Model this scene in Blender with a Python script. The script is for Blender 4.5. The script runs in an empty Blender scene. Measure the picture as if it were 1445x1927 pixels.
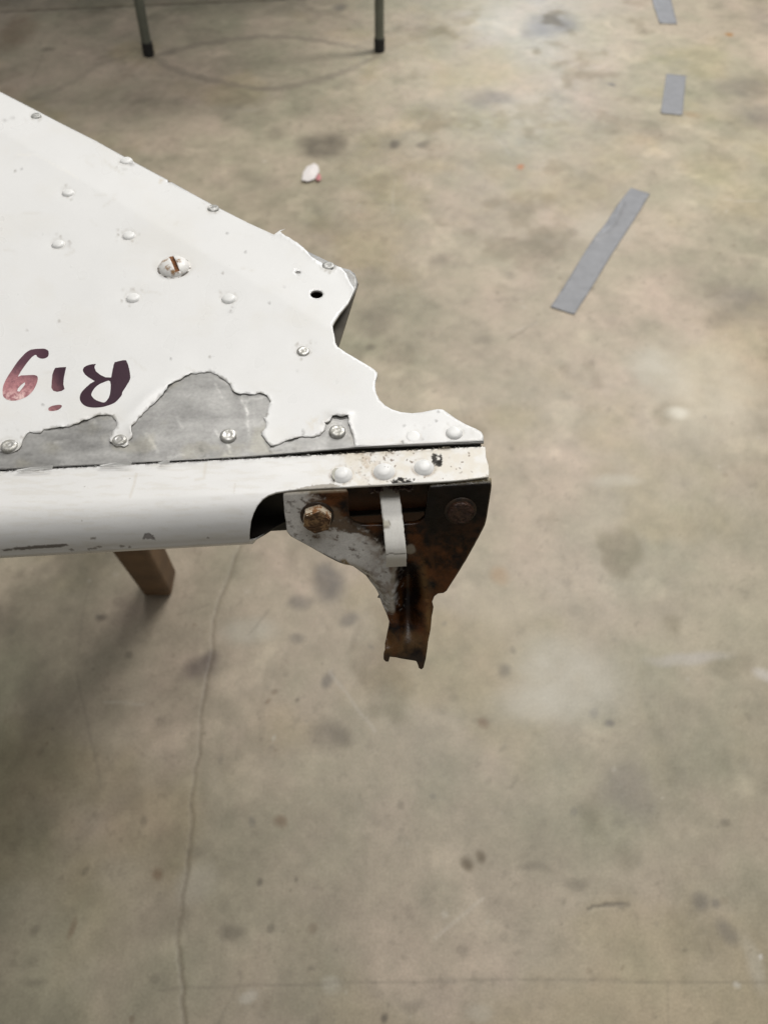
import bpy, bmesh, math, random
import numpy as np
from mathutils import Vector, Matrix
from mathutils.geometry import delaunay_2d_cdt

sc = bpy.context.scene
random.seed(5)
# ------------------------------------------------------------------ camera, world, lamps
PITCH = math.radians(55)
CAMZ = 0.90
F = 1448.0
CX, CY = 722.5, 963.5
cam = bpy.data.cameras.new("camera")
camo = bpy.data.objects.new("camera", cam)
sc.collection.objects.link(camo)
camo.location = (0, 0, CAMZ)
camo.rotation_euler = (math.pi / 2 - PITCH, 0, 0)
cam.sensor_fit = 'VERTICAL'
cam.sensor_height = 36
cam.lens = 36 * F / 1927
cam.clip_start = 0.01
cam.clip_end = 60
cam.dof.use_dof = True
cam.dof.focus_distance = 0.305
cam.dof.aperture_fstop = 15.0
sc.camera = camo

w = bpy.data.worlds.new("World")
sc.world = w
w.use_nodes = True
w.node_tree.nodes["Background"].inputs[0].default_value = (1.0, 0.98, 0.95, 1)
w.node_tree.nodes["Background"].inputs[1].default_value = 0.155


def lamp(name, loc, target, sx, sy, power, col):
    l = bpy.data.lights.new(name, 'AREA')
    l.shape = 'RECTANGLE'
    l.size, l.size_y = sx, sy
    l.energy = power
    l.color = col
    o = bpy.data.objects.new(name, l)
    sc.collection.objects.link(o)
    o.location = loc
    d = Vector(target) - Vector(loc)
    o.rotation_euler = d.to_track_quat('-Z', 'Y').to_euler()
    return o


lamp("ceiling_lamp", (0.30, 1.12, 2.25), (0.30, 1.12, 0), 1.5, 0.35, 18.5, (1.0, 0.98, 0.955))
lamp("ceiling_lamp", (0.25, 0.16, 2.45), (0.25, 0.16, 0), 1.3, 0.45, 11, (1.0, 0.98, 0.955))
lamp("ceiling_lamp", (1.1, 2.4, 2.4), (1.1, 2.3, 0), 1.3, 0.35, 56, (1.0, 0.97, 0.93))
lamp("daylight_lamp", (0.97, 5.6, 1.55), (0.3, 1.5, 0.0), 0.9, 1.4, 24, (0.84, 0.90, 1.0))

sc.view_settings.view_transform = 'Standard'
sc.view_settings.look = 'None'
sc.view_settings.gamma = 1.0
sc.view_settings.exposure = 0.0
sc.cycles.max_bounces = 6

# ------------------------------------------------------------------ helpers
FW = np.array([0, math.cos(PITCH), -math.sin(PITCH)])
UP = np.array([0, math.sin(PITCH), math.cos(PITCH)])
CAM = np.array([0, 0, CAMZ])


def rays(p):
    p = np.atleast_2d(np.asarray(p, float))
    a = (p[:, 0] - CX) / F
    b = (CY - p[:, 1]) / F
    return np.stack([a, FW[1] + b * UP[1], FW[2] + b * UP[2]], 1)


def on_z(p, z):
    r = rays(p)
    t = (z - CAMZ) / r[:, 2]
    return CAM + r * t[:, None]


def on_plane(p, P, n):
    r = rays(p)
    t = np.dot(P - CAM, n) / (r @ n)
    return CAM + r * t[:, None]


def to_px(X):
    d = np.asarray(X) - CAM
    f = d @ FW
    return np.stack([CX + F * d[:, 0] / f, CY - F * (d @ UP) / f], 1)


def hash2(ix, iy, seed):
    h = (ix * 374761393 + iy * 668265263 + seed * 1442695041) & 0xFFFFFFFF
    h = ((h ^ (h >> 13)) * 1274126177) & 0xFFFFFFFF
    h = (h ^ (h >> 16)) & 0xFFFFFFFF
    return h / 4294967295.0


def vnoise(x, y, seed=0):
    ix = np.floor(x).astype(np.int64)
    iy = np.floor(y).astype(np.int64)
    fx, fy = x - ix, y - iy
    fx = fx * fx * (3 - 2 * fx)
    fy = fy * fy * (3 - 2 * fy)
    a = hash2(ix, iy, seed)
    b = hash2(ix + 1, iy, seed)
    c = hash2(ix, iy + 1, seed)
    d = hash2(ix + 1, iy + 1, seed)
    return (a * (1 - fx) + b * fx) * (1 - fy) + (c * (1 - fx) + d * fx) * fy


def fbm(x, y, seed=0, oct=4, gain=0.55):
    s, amp, tot = 0, 1.0, 0
    for k in range(oct):
        s = s + amp * vnoise(x * 2 ** k + 17.3 * k, y * 2 ** k - 9.1 * k, seed + k * 7)
        tot += amp
        amp *= gain
    return s / tot


def sstep(a, b, x):
    t = np.clip((x - a) / (b - a), 0, 1)
    return t * t * (3 - 2 * t)


def inpoly(P, poly):
    poly = np.asarray(poly, float)
    x, y = P[:, 0], P[:, 1]
    c = np.zeros(len(P), bool)
    n = len(poly)
    for i in range(n):
        x1, y1 = poly[i]
        x2, y2 = poly[(i + 1) % n]
        if y1 == y2:
            continue
        k = ((y1 > y) != (y2 > y)) & (x < (x2 - x1) * (y - y1) / (y2 - y1) + x1)
        c ^= k
    return c


def dline(P, line, closed=False):
    line = np.asarray(line, float)
    d = np.full(len(P), 1e9)
    n = len(line)
    for i in range(n if closed else n - 1):
        a, b = line[i], line[(i + 1) % n]
        ab = b - a
        t = np.clip(((P - a) @ ab) / max(1e-12, ab @ ab), 0, 1)
        q = P - a - t[:, None] * ab
        d = np.minimum(d, np.sqrt((q * q).sum(1)))
    return d


def rough_line(pts, step, amp, seed):
    """subdivide a polyline and make it a little ragged"""
    pts = np.asarray(pts, float)
    out = []
    rs = np.random.RandomState(seed)
    for a, b in zip(pts[:-1], pts[1:]):
        L = np.hypot(*(b - a))
        n = max(1, int(L / step))
        nn = np.array([-(b - a)[1], (b - a)[0]]) / max(L, 1e-9)
        for i in range(n):
            o = 0 if i == 0 else rs.uniform(-amp, amp)
            out.append(a + (b - a) * i / n + nn * o)
    out.append(pts[-1])
    return [tuple(p) for p in out]


def smooth_line(pts, n=6, closed=False):
    pts = [np.asarray(p, float) for p in pts]
    out = []
    N = len(pts)
    for i in range(N if closed else N - 1):
        if closed:
            p0, p1, p2, p3 = pts[i - 1], pts[i], pts[(i + 1) % N], pts[(i + 2) % N]
        else:
            p0, p1, p2, p3 = pts[max(i - 1, 0)], pts[i], pts[i + 1], pts[min(i + 2, N - 1)]
        for k in range(n):
            t = k / n
            out.append(tuple(0.5 * ((2 * p1) + (-p0 + p2) * t + (2 * p0 - 5 * p1 + 4 * p2 - p3) * t * t + (-p0 + 3 * p1 - 3 * p2 + p3) * t ** 3)))
    if not closed:
        out.append(tuple(pts[-1]))
    return out


def tri_poly(outline, holes, step, jitter=0.25, seed=1):
    """triangulate a polygon (with holes) and fill its inside with points"""
    outline = np.asarray(outline, float)
    lo, hi = outline.min(0), outline.max(0)
    gx = np.arange(lo[0], hi[0] + step, step)
    gy = np.arange(lo[1], hi[1] + step, step * 0.87)
    X, Y = np.meshgrid(gx, gy)
    X[1::2] += step / 2
    rs = np.random.RandomState(seed)
    P = np.stack([X.ravel(), Y.ravel()], 1)
    P += rs.uniform(-jitter, jitter, P.shape) * step
    ok = inpoly(P, outline) & (dline(P, outline, True) > step * 0.45)
    for h in holes:
        ok &= ~inpoly(P, h)
        ok &= dline(P, h, True) > step * 0.35
    P = P[ok]
    verts = [Vector(p) for p in outline]
    edges = [(i, (i + 1) % len(outline)) for i in range(len(outline))]
    for h in holes:
        b = len(verts)
        verts += [Vector(p) for p in h]
        edges += [(b + i, b + (i + 1) % len(h)) for i in range(len(h))]
    verts += [Vector(p) for p in P]
    v, e, f, *_ = delaunay_2d_cdt(verts, edges, [], 0, 1e-6)
    V = np.array([(q[0], q[1]) for q in v])
    T = np.array([t for t in f if len(t) == 3])
    C = V[T].mean(1)
    ok = inpoly(C, outline)
    for h in holes:
        ok &= ~inpoly(C, h)
    return V, T[ok]


def mesh_obj(name, V, T, mat, parent=None, smooth=True, attrs=None):
    me = bpy.data.meshes.new(name)
    me.from_pydata([tuple(p) for p in V], [], [tuple(int(i) for i in t) for t in T])
    if smooth:
        me.polygons.foreach_set("use_smooth", [True] * len(me.polygons))
    if attrs:
        for an, arr in attrs.items():
            a = me.attributes.new(an, 'FLOAT_COLOR', 'POINT')
            c = np.ones((len(V), 4), np.float32)
            c[:, :3] = arr
            a.data.foreach_set("color", c.ravel())
    me.update()
    o = bpy.data.objects.new(name, me)
    sc.collection.objects.link(o)
    if mat:
        me.materials.append(mat)
    if parent:
        o.parent = parent
        o.matrix_parent_inverse = Matrix.Identity(4)
    return o


def bm_obj(name, bm, mat, parent=None, smooth=False):
    bmesh.ops.recalc_face_normals(bm, faces=bm.faces)
    me = bpy.data.meshes.new(name)
    bm.to_mesh(me)
    bm.free()
    if smooth:
        me.polygons.foreach_set("use_smooth", [True] * len(me.polygons))
    me.materials.append(mat)
    o = bpy.data.objects.new(name, me)
    sc.collection.objects.link(o)
    if parent:
        o.parent = parent
    return o


def solidify(o, th, off):
    m = o.modifiers.new("thickness", 'SOLIDIFY')
    m.thickness = th
    m.offset = off
    return o


def flip_up(V, T, up=(0, 0, 1)):
    V = np.asarray(V)
    n = np.cross(V[T[:, 1]] - V[T[:, 0]], V[T[:, 2]] - V[T[:, 0]])
    if (n @ np.asarray(up)).sum() < 0:
        T = T[:, ::-1]
    return T


def thing(name, label, cat, loc=(0, 0, 0), group=None):
    o = bpy.data.objects.new(name, None)
    sc.collection.objects.link(o)
    o.location = loc
    o.empty_display_size = 0.05
    o["label"] = label
    o["category"] = cat
    if group:
        o["group"] = group
    return o


# ------------------------------------------------------------------ materials
def new_mat(name):
    m = bpy.data.materials.new(name)
    m.use_nodes = True
    nt = m.node_tree
    return m, nt, nt.nodes["Principled BSDF"]


def N(nt, typ, **kw):
    n = nt.nodes.new(typ)
    for k, v in kw.items():
        setattr(n, k, v)
    return n


def add_bump(nt, b, scale, strength, dist, detail=4, vec=None):
    tc = N(nt, 'ShaderNodeNewGeometry')
    nz = N(nt, 'ShaderNodeTexNoise')
    nz.inputs['Scale'].default_value = scale
    nz.inputs['Detail'].default_value = detail
    nt.links.new(tc.outputs['Position'], nz.inputs['Vector'])
    bp = N(nt, 'ShaderNodeBump')
    bp.inputs['Strength'].default_value = strength
    bp.inputs['Distance'].default_value = dist
    nt.links.new(nz.outputs[0], bp.inputs['Height'])
    nt.links.new(bp.outputs[0], b.inputs['Normal'])
    return nz


def attr_mat(name, bump=(400, 0.2, 0.0003), gscale=900, gamt=0.08, spec=0.5):
    """colour, roughness and metalness come from the mesh attributes, fine grain from noise"""
    m, nt, b = new_mat(name)
    a = N(nt, 'ShaderNodeAttribute', attribute_name="tint")
    s = N(nt, 'ShaderNodeAttribute', attribute_name="surf")
    sep = N(nt, 'ShaderNodeSeparateColor')
    nt.links.new(s.outputs['Color'], sep.inputs[0])
    nt.links.new(sep.outputs[0], b.inputs['Roughness'])
    nt.links.new(sep.outputs[1], b.inputs['Metallic'])
    b.inputs['Specular IOR Level'].default_value = spec
    tc = N(nt, 'ShaderNodeNewGeometry')
    nz = N(nt, 'ShaderNodeTexNoise')
    nz.inputs['Scale'].default_value = gscale
    nz.inputs['Detail'].default_value = 3
    nt.links.new(tc.outputs['Position'], nz.inputs['Vector'])
    mr = N(nt, 'ShaderNodeMapRange')
    mr.inputs[1].default_value = 0.25
    mr.inputs[2].default_value = 0.75
    mr.inputs[3].default_value = 1 - gamt
    mr.inputs[4].default_value = 1 + gamt
    nt.links.new(nz.outputs[0], mr.inputs[0])
    mx = N(nt, 'ShaderNodeVectorMath', operation='SCALE')
    nt.links.new(a.outputs['Color'], mx.inputs[0])
    nt.links.new(mr.outputs[0], mx.inputs['Scale'])
    nt.links.new(mx.outputs[0], b.inputs['Base Color'])
    if bump:
        add_bump(nt, b, *bump)
    return m


M_paint = attr_mat("white_paint", bump=(160, 0.06, 0.0004), gscale=1500, gamt=0.02)
M_metal = attr_mat("bare_aluminium", bump=(900, 0.10, 0.0002), gscale=700, gamt=0.12)
M_brkt = attr_mat("rusty_painted_steel", bump=(900, 0.22, 0.0005), gscale=1500, gamt=0.12, spec=0.35)
M_floor = attr_mat("concrete", bump=(190, 0.20, 0.0012), gscale=420, gamt=0.13, spec=0.35)


def plain(name, col, rough=0.5, metal=0.0, var=0.1, scale=60, bump=None):
    m, nt, b = new_mat(name)
    b.inputs['Roughness'].default_value = rough
    b.inputs['Metallic'].default_value = metal
    tc = N(nt, 'ShaderNodeNewGeometry')
    nz = N(nt, 'ShaderNodeTexNoise')
    nz.inputs['Scale'].default_value = scale
    nz.inputs['Detail'].default_value = 5
    nt.links.new(tc.outputs['Position'], nz.inputs['Vector'])
    cr = N(nt, 'ShaderNodeValToRGB')
    cr.color_ramp.elements[0].position = 0.3
    cr.color_ramp.elements[1].position = 0.7
    cr.color_ramp.elements[0].color = tuple(c * (1 - var) for c in col) + (1,)
    cr.color_ramp.elements[1].color = tuple(min(1, c * (1 + var)) for c in col) + (1,)
    nt.links.new(nz.outputs[0], cr.inputs[0])
    nt.links.new(cr.outputs[0], b.inputs['Base Color'])
    if bump:
        add_bump(nt, b, *bump)
    return m


def two_tone(name, c1, c2, lo, hi, scale, r1, r2, m1=0.0, m2=0.0, bump=None):
    """worn surface: noise decides between two materials' colours"""
    m, nt, b = new_mat(name)
    tc = N(nt, 'ShaderNodeNewGeometry')
    nz = N(nt, 'ShaderNodeTexNoise')
    nz.inputs['Scale'].default_value = scale
    nz.inputs['Detail'].default_value = 6
    nz.inputs['Roughness'].default_value = 0.65
    nt.links.new(tc.outputs['Position'], nz.inputs['Vector'])
    mr = N(nt, 'ShaderNodeMapRange')
    mr.inputs[1].default_value = lo
    mr.inputs[2].default_value = hi
    nt.links.new(nz.outputs[0], mr.inputs[0])
    mx = N(nt, 'ShaderNodeMix', data_type='RGBA')
    mx.inputs[6].default_value = c1 + (1,)
    mx.inputs[7].default_value = c2 + (1,)
    nt.links.new(mr.outputs[0], mx.inputs[0])
    nt.links.new(mx.outputs[2], b.inputs['Base Color'])
    for idx, (p, q), sock in ((0, (r1, r2), 'Roughness'), (1, (m1, m2), 'Metallic')):
        k = N(nt, 'ShaderNodeMapRange')
        k.inputs[3].default_value = p
        k.inputs[4].default_value = q
        nt.links.new(mr.outputs[0], k.inputs[0])
        nt.links.new(k.outputs[0], b.inputs[sock])
    if bump:
        add_bump(nt, b, *bump)
    return m


M_rivw = two_tone("painted_rivet", (0.80, 0.80, 0.78), (0.42, 0.40, 0.36), 0.66, 0.72, 420, 0.35, 0.5)
M_rivm = two_tone("bare_rivet", (0.62, 0.61, 0.58), (0.34, 0.33, 0.29), 0.45, 0.62, 500, 0.38, 0.6, 0.75, 0.3, bump=(900, 0.3, 0.0003))
M_rivd = two_tone("dirty_rivet", (0.36, 0.36, 0.34), (0.72, 0.71, 0.68), 0.52, 0.60, 380, 0.5, 0.4, 0.4, 0.0, bump=(700, 0.5, 0.0005))
M_screw = two_tone("screw_paint", (0.80, 0.79, 0.76), (0.30, 0.17, 0.07), 0.54, 0.66, 230, 0.35, 0.7)
M_rust = two_tone("rust", (0.30, 0.125, 0.042), (0.17, 0.068, 0.025), 0.4, 0.6, 700, 0.8, 0.7, bump=(1200, 0.6, 0.0006))
M_boltl = two_tone("rusty_bolt_paint", (0.62, 0.53, 0.40), (0.25, 0.11, 0.035), 0.46, 0.58, 330, 0.5, 0.75, bump=(900, 0.5, 0.0006))
M_boltr = two_tone("dark_rusty_bolt", (0.075, 0.035, 0.020), (0.035, 0.016, 0.010), 0.4, 0.6, 600, 0.32, 0.5, bump=(900, 0.8, 0.0010))
M_dark = plain("near_black", (0.020, 0.016, 0.012), 0.7, 0, 0.4, 200)
M_wood = plain("sawhorse_wood", (0.135, 0.080, 0.038), 0.75, 0, 0.3, 25, bump=(120, 0.3, 0.001))
M_leg = plain("grey_green_leg_paint", (0.13, 0.14, 0.115), 0.45, 0.2, 0.15, 20)
M_rubber = plain("black_rubber", (0.012, 0.012, 0.012), 0.7, 0, 0.2, 40)
M_top = plain("table_laminate", (0.30, 0.27, 0.22), 0.5, 0, 0.1, 20)
M_tape = two_tone("grey_duct_tape", (0.265, 0.27, 0.285), (0.215, 0.22, 0.23), 0.35, 0.7, 40, 0.45, 0.55, bump=(300, 0.2, 0.0006))
M_paper = plain("white_paper", (0.78, 0.74, 0.72), 0.8, 0, 0.06, 60)
M_red = plain("red_print", (0.58, 0.24, 0.25), 0.8, 0, 0.15, 60)

# ------------------------------------------------------------------ floor
NR, NCOL = 660, 520
# rows follow the distance, so the grid is finest near the camera
tt = np.linspace(0, 1, NR)
ys = -0.06 + 2.75 * (0.45 * tt + 0.55 * tt ** 2)
ys = np.concatenate([[-6, -1.5, -0.3], ys, [3.3, 5, 9]])
xs = np.linspace(-1, 1, NCOL)
half = 0.40 + 0.46 * np.clip(ys, 0, 3.3)
XX = xs[None, :] * half[:, None]
XX = np.concatenate([np.full((len(ys), 1), -7.0), -half[:, None] * 1.25, XX, half[:, None] * 1.25, np.full((len(ys), 1), 7.0)], 1)
YY = np.repeat(ys[:, None], XX.shape[1], 1)
fx, fy = XX.ravel(), YY.ravel()
FP = np.stack([fx, fy], 1)


def fl(px):  # photo point -> floor xy
    return on_z(px, 0.0)[:, :2]


base = np.array([0.382, 0.334, 0.250])
tint = np.repeat(base[None], len(fx), 0)
cl1 = fbm(fx * 2.6, fy * 2.6, 3, 5)
cl2 = fbm(fx * 7 + 3, fy * 7, 9, 5)
cl3 = fbm(fx * 36, fy * 36, 21, 5, 0.72)
cl6 = fbm(fx * 70 + 3, fy * 70, 22, 4, 0.75)
cl4 = fbm(fx * 4.2 + 11, fy * 4.2 - 5, 33, 4)
cl5 = fbm(fx * 15, fy * 15 + 7, 51, 4)
val = 1 + 0.34 * (cl1 - 0.5) + 0.34 * (cl2 - 0.5) + 0.34 * (cl3 - 0.5) + 0.34 * (cl5 - 0.5) + 0.26 * (cl6 - 0.5)
tint *= val[:, None]
hue = (cl4 - 0.5) * 1.3 + (cl5 - 0.5) * 1.1
tint *= np.stack([1 + 0.085 * hue, 1 - 0.02 * hue, 1 + 0.05 * hue], 1)
yel = sstep(0.52, 0.72, fbm(fx * 5 - 7, fy * 5 + 2, 77, 4))
tint *= np.stack([1 + 0 * yel, 1 - 0.02 * yel, 1 - 0.10 * yel], 1)
pit = sstep(0.74, 0.80, fbm(fx * 110, fy * 110, 141, 2)) * sstep(0.45, 0.65, cl5)
tint *= (1 - 0.14 * pit)[:, None]
# dark blotches and freckles that belong to the slab
bl = sstep(0.60, 0.74, fbm(fx * 9 + 31, fy * 9, 101, 4))
tint *= (1 - 0.16 * bl)[:, None]
fr = sstep(0.72, 0.90, fbm(fx * 34 + 5, fy * 34, 131, 3))
tint *= (1 - 0.16 * fr)[:, None]
lt = sstep(0.66, 0.80, fbm(fx * 12 - 5, fy * 12 + 9, 151, 4))
tint *= (1 + 0.18 * lt)[:, None]

wob = 0.35
wx = fx + 0.03 * (fbm(fx * 14, fy * 14, 201, 3) - 0.5)
wy = fy + 0.03 * (fbm(fx * 14 + 40, fy * 14, 202, 3) - 0.5)
WP = np.stack([wx, wy], 1)


def blob(px, py, rx, ry, k, col=None, rot=0, soft=0.9):
    """a stain whose size is given where it lies on the slab"""
    global tint
    c = fl([(px, py)])[0]
    ex = np.hypot(*(fl([(px + rx, py)])[0] - c))
    ey = np.hypot(*(fl([(px, py + ry)])[0] - c))
    d = WP - c
    ca, sa = math.cos(rot), math.sin(rot)
    u = (d[:, 0] * ca + d[:, 1] * sa) / ex
    v = (-d[:, 0] * sa + d[:, 1] * ca) / ey
    m = 1 - sstep(1 - soft * 0.75, 1 + soft * 0.35, np.sqrt(u * u + v * v))
    m = m * min(1.0, k * 1.25) * (0.6 + 0.8 * fbm(fx * 45, fy * 45, 7 + int(px), 3))
    m = np.clip(m, 0, 1)[:, None]
    if col is None:
        col = np.array([0.10, 0.085, 0.065])
    tint = tint * (1 - m) + np.asarray(col) * m


GR = (0.13, 0.12, 0.11)
BR = (0.17, 0.10, 0.055)
for a in [(1040, 45, 50, 24, .55, GR), (1010, 60, 34, 16, .4, GR), (920, 186, 52, 20, .40, GR), (600, 278, 48, 26, .55), (632, 268, 18, 14, .35), (747, 271, 12, 7, .6),
          (800, 273, 14, 9, .45), (1400, 165, 70, 24, .35, GR), (1430, 215, 60, 28, .35, GR), (1410, 575, 70, 42, .32, GR), (1350, 600, 30, 20, .25), (700, 610, 40, 30, .25),
          (620, 1090, 34, 40, .55, GR), (565, 1128, 28, 20, .5, GR), (664, 1165, 20, 20, .45, GR), (372, 1255, 40, 24, .60, (.16, .13, .11)),
          (395, 1235, 20, 16, .5, (.16, .13, .11)), (626, 1275, 13, 18, .55, GR), (570, 1198, 18, 12, .4, GR), (620, 1385, 46, 40, .32), (650, 1390, 22, 26, .22),
          (1190, 1490, 52, 58, .34, GR), (1325, 1690, 22, 22, .40, GR), (1377, 1745, 22, 24, .48, GR), (1356, 1697, 9, 11, .5, GR),
          (875, 1628, 16, 12, .6, (.12, .09, .05)), (904, 1617, 8, 12, .6, (.12, .09, .05)), (440, 1745, 24, 20, .34), (532, 1560, 15, 15, .45, BR),
          (480, 1655, 7, 8, .5), (297, 1645, 13, 16, .5, BR), (1120, 1347, 10, 10, .5, GR), (1147, 1369, 10, 9, .55, GR), (938, 1268, 16, 13, .45),
          (905, 1357, 14, 9, .45, BR), (962, 1225, 10, 8, .35), (195, 1156, 10, 8, .5), (500, 1315, 6, 5, .5, BR), (567, 1318, 6, 5, .5), (570, 1652, 6, 6, .45),
          (718, 1905, 9, 13, .6), (1365, 1556, 12, 10, .45), (983, 309, 8, 6, .8, (.40, .16, .05)), (1375, 66, 9, 4, .8, (.35, .18, .06)), (1150, 160, 8, 4, .7, GR),
          (932, 1085, 20, 20, .30, (.36, .21, .10)), (130, 1745, 7, 16, .35, BR), (55, 1745, 12, 8, .3), (75, 1290, 34, 90, .25), (20, 1150, 40, 40, .2), (60, 1840, 30, 12, .25),
          (586, 1835, 7, 6, .4), (880, 1780, 14, 16, .22), (1170, 1690, 9, 9, .3), (1035, 460, 60, 30, .18), (830, 490, 20, 16, .22), (905, 640, 26, 12, .22),
          (700, 655, 14, 9, .35), (1440, 40, 30, 30, .25, GR), (160, 250, 30, 14, .2), (470, 330, 34, 18, .22), (520, 250, 20, 14, .2), (30, 60, 40, 40, .35, BR),
          (90, 92, 12, 5, .45), (640, 14, 12, 7, .5, GR), (1300, 215, 18, 7, .35, (.30, .20, .10)), (250, 1320, 60, 50, .15), (770, 1880, 26, 12, .25), (1010, 1640, 40, 10, .25), (1080, 1660, 30, 14, .25)]:
    blob(*a)
LC = (0.53, 0.50, 0.42)
for a in [(1060, 1280, 120, 90, .55, LC), (1000, 1330, 90, 40, .40, LC), (1290, 1236, 84, 14, .45, (.50, .47, .44)), (1330, 730, 120, 110, .45, (.58, .52, .40)), (1268, 775, 22, 14, .6, (.66, .62, .52)),
          (1230, 700, 60, 50, .4, LC), (1160, 905, 40, 14, .4, LC), (470, 1190, 60, 30, .35, LC), (375, 1660, 40, 40, .28, LC), (480, 1875, 16, 14, .5, (.55, .52, .45)), (620, 1865, 20, 20, .3, LC),
          (1432, 1790, 4, 4, .9, (.75, .73, .7)), (1387, 1843, 8, 7, .6, (.6, .57, .5)), (1420, 1800, 20, 60, .25, LC), (920, 40, 60, 40, .2, LC), (960, 1150, 80, 60, .25, (.55, .47, .34)),
          (1445, 1270, 20, 12, .5, (.6, .57, .53)), (520, 1390, 5, 6, .5, LC), (1130, 430, 60, 40, .25, LC), (1000, 210, 60, 40, .2, LC), (900, 1900, 30, 20, .25, LC)]:
    blob(*a)

depth = np.zeros(len(fx))


def floor_line(px, width, k, col=(0.10, 0.085, 0.065), dig=0.0, wander=0.004, seed=1):
    global tint, depth
    L = fl(px)
    P = FP + wander * np.stack([fbm(fx * 60, fy * 60, seed, 3) - .5, fbm(fx * 60, fy * 60, seed + 5, 3) - .5], 1) * 2
    d = dline(P, L)
    m = (1 - sstep(width * 0.35, width, d)) * k * (0.65 + 0.7 * fbm(fx * 30, fy * 30, seed + 9, 3))
    m = np.clip(m, 0, 1)
    tint = tint * (1 - m[:, None]) + np.asarray(col) * m[:, None]
    depth -= dig * m


# small round pits, drips and crumbs of dirt, and fine scratches
rs_ = np.random.RandomState(77)
order_ = np.argsort(fy)
fys_ = fy[order_]
for q in range(430):
    cy_q = rs_.uniform(0.0, 1.0) ** 1.3 * 2.2
    cx_q = rs_.uniform(-1, 1) * (0.36 + 0.44 * cy_q)
    r_q = 0.0016 + 0.0055 * rs_.uniform(0, 1) ** 3
    lo_, hi_ = np.searchsorted(fys_, [cy_q - 3 * r_q, cy_q + 3 * r_q])
    ix = order_[lo_:hi_]
    ix = ix[np.abs(fx[ix] - cx_q) < 3 * r_q]
    if len(ix) == 0:
        continue
    e_q, t_q = rs_.uniform(.55, 1), rs_.uniform(0, 3.14)
    dx_, dy_ = fx[ix] - cx_q, fy[ix] - cy_q
    uu, vv = dx_ * math.cos(t_q) + dy_ * math.sin(t_q), (-dx_ * math.sin(t_q) + dy_ * math.cos(t_q)) / e_q
    rr = np.sqrt(uu * uu + vv * vv) / r_q * (0.8 + 0.5 * fbm(fx[ix] * 220, fy[ix] * 220, q, 2))
    m_ = (1 - sstep(.55, 1.15, rr)) * rs_.uniform(.15, .45)
    c_ = [(.11, .095, .07), (.15, .10, .06), (.13, .125, .115), (.56, .52, .44)][rs_.choice(4, p=[.42, .2, .2, .18])]
    tint[ix] = tint[ix] * (1 - m_[:, None]) + np.array(c_) * m_[:, None]
for q in range(26):
    cy_q = rs_.uniform(0.0, 2.0)
    cx_q = rs_.uniform(-1, 1) * (0.34 + 0.42 * cy_q)
    t_q, L_q = rs_.uniform(0, 3.14), rs_.uniform(.03, .16)
    near_ = np.where((np.abs(fx - cx_q) < L_q) & (np.abs(fy - cy_q) < L_q))[0]
    P_ = FP[near_] + 0.006 * np.stack([fbm(fx[near_] * 25, fy[near_] * 25, q + 60, 2) - .5] * 2, 1)
    e_ = np.array([math.cos(t_q), math.sin(t_q)]) * L_q / 2
    m_ = (1 - sstep(.0006, .0026, dline(P_, [np.array([cx_q, cy_q]) - e_, np.array([cx_q, cy_q]) + e_]))) * rs_.uniform(.12, .34)
    c_ = (.16, .14, .11) if rs_.uniform() < .6 else (.56, .52, .45)
    tint[near_] = tint[near_] * (1 - m_[:, None]) + np.array(c_) * m_[:, None]

crack = [(470, 980), (445, 1045), (432, 1085), (415, 1130), (404, 1165), (402, 1200), (399, 1240), (388, 1285), (383, 1320), (380, 1360), (377, 1400), (371, 1440), (364, 1480), (361, 1520), (363, 1560),
         (357, 1590), (355, 1630), (350, 1655), (345, 1700), (340, 1740), (335, 1780), (342, 1830), (344, 1880), (349, 1930), (352, 1990)]
floor_line(crack, 0.0032, 0.40, (0.17, 0.14, 0.10), 0.0016, 0.003, 3)
floor_line([(530, 1190), (515, 1240), (500, 1320), (490, 1400)], 0.007, 0.14, (0.2, 0.17, 0.13), 0, 0.008, 5)
floor_line([(690, 1150), (655, 1230)], 0.006, 0.16, (0.2, 0.17, 0.13), 0, 0.006, 6)
floor_line([(-300, 36), (0, 22), (240, 11), (480, 1), (800, -14), (1500, -45)], 0.006, 0.75, (0.11, 0.095, 0.075), 0.004, 0.001, 11)
floor_line([(300, 1862), (700, 1848), (1000, 1844), (1445, 1850), (1600, 1852)], 0.0020, 0.27, (0.15, 0.13, 0.10), 0.0004, 0.001, 13)
floor_line([(1256, 1848), (1258, 1990)], 0.0020, 0.2, (0.15, 0.13, 0.10), 0.0004, 0.001, 15)
floor_line([(1106, 1712), (1114, 1706), (1140, 1702), (1184, 1702)], 0.0022, 0.7, (0.14, 0.12, 0.09), 0.0006, 0.001, 17)
floor_line([(955, 640), (985, 622), (1010, 605)], 0.004, 0.25, (0.16, 0.14, 0.10), 0, 0.002, 19)
# ring shaped shadow arcs between the table feet, painted into the floor colour
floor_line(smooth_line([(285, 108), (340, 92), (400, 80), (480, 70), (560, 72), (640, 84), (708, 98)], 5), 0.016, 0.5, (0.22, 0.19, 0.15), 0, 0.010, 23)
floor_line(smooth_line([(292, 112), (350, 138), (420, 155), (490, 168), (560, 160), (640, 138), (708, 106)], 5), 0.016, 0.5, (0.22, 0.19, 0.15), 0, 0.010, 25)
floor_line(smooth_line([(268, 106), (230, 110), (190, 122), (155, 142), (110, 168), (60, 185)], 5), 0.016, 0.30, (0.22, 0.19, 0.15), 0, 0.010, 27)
floor_line([(1345, 30), (1405, 34)], 0.006, 0.35, (0.2, 0.17, 0.13), 0, 0.003, 29)

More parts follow.
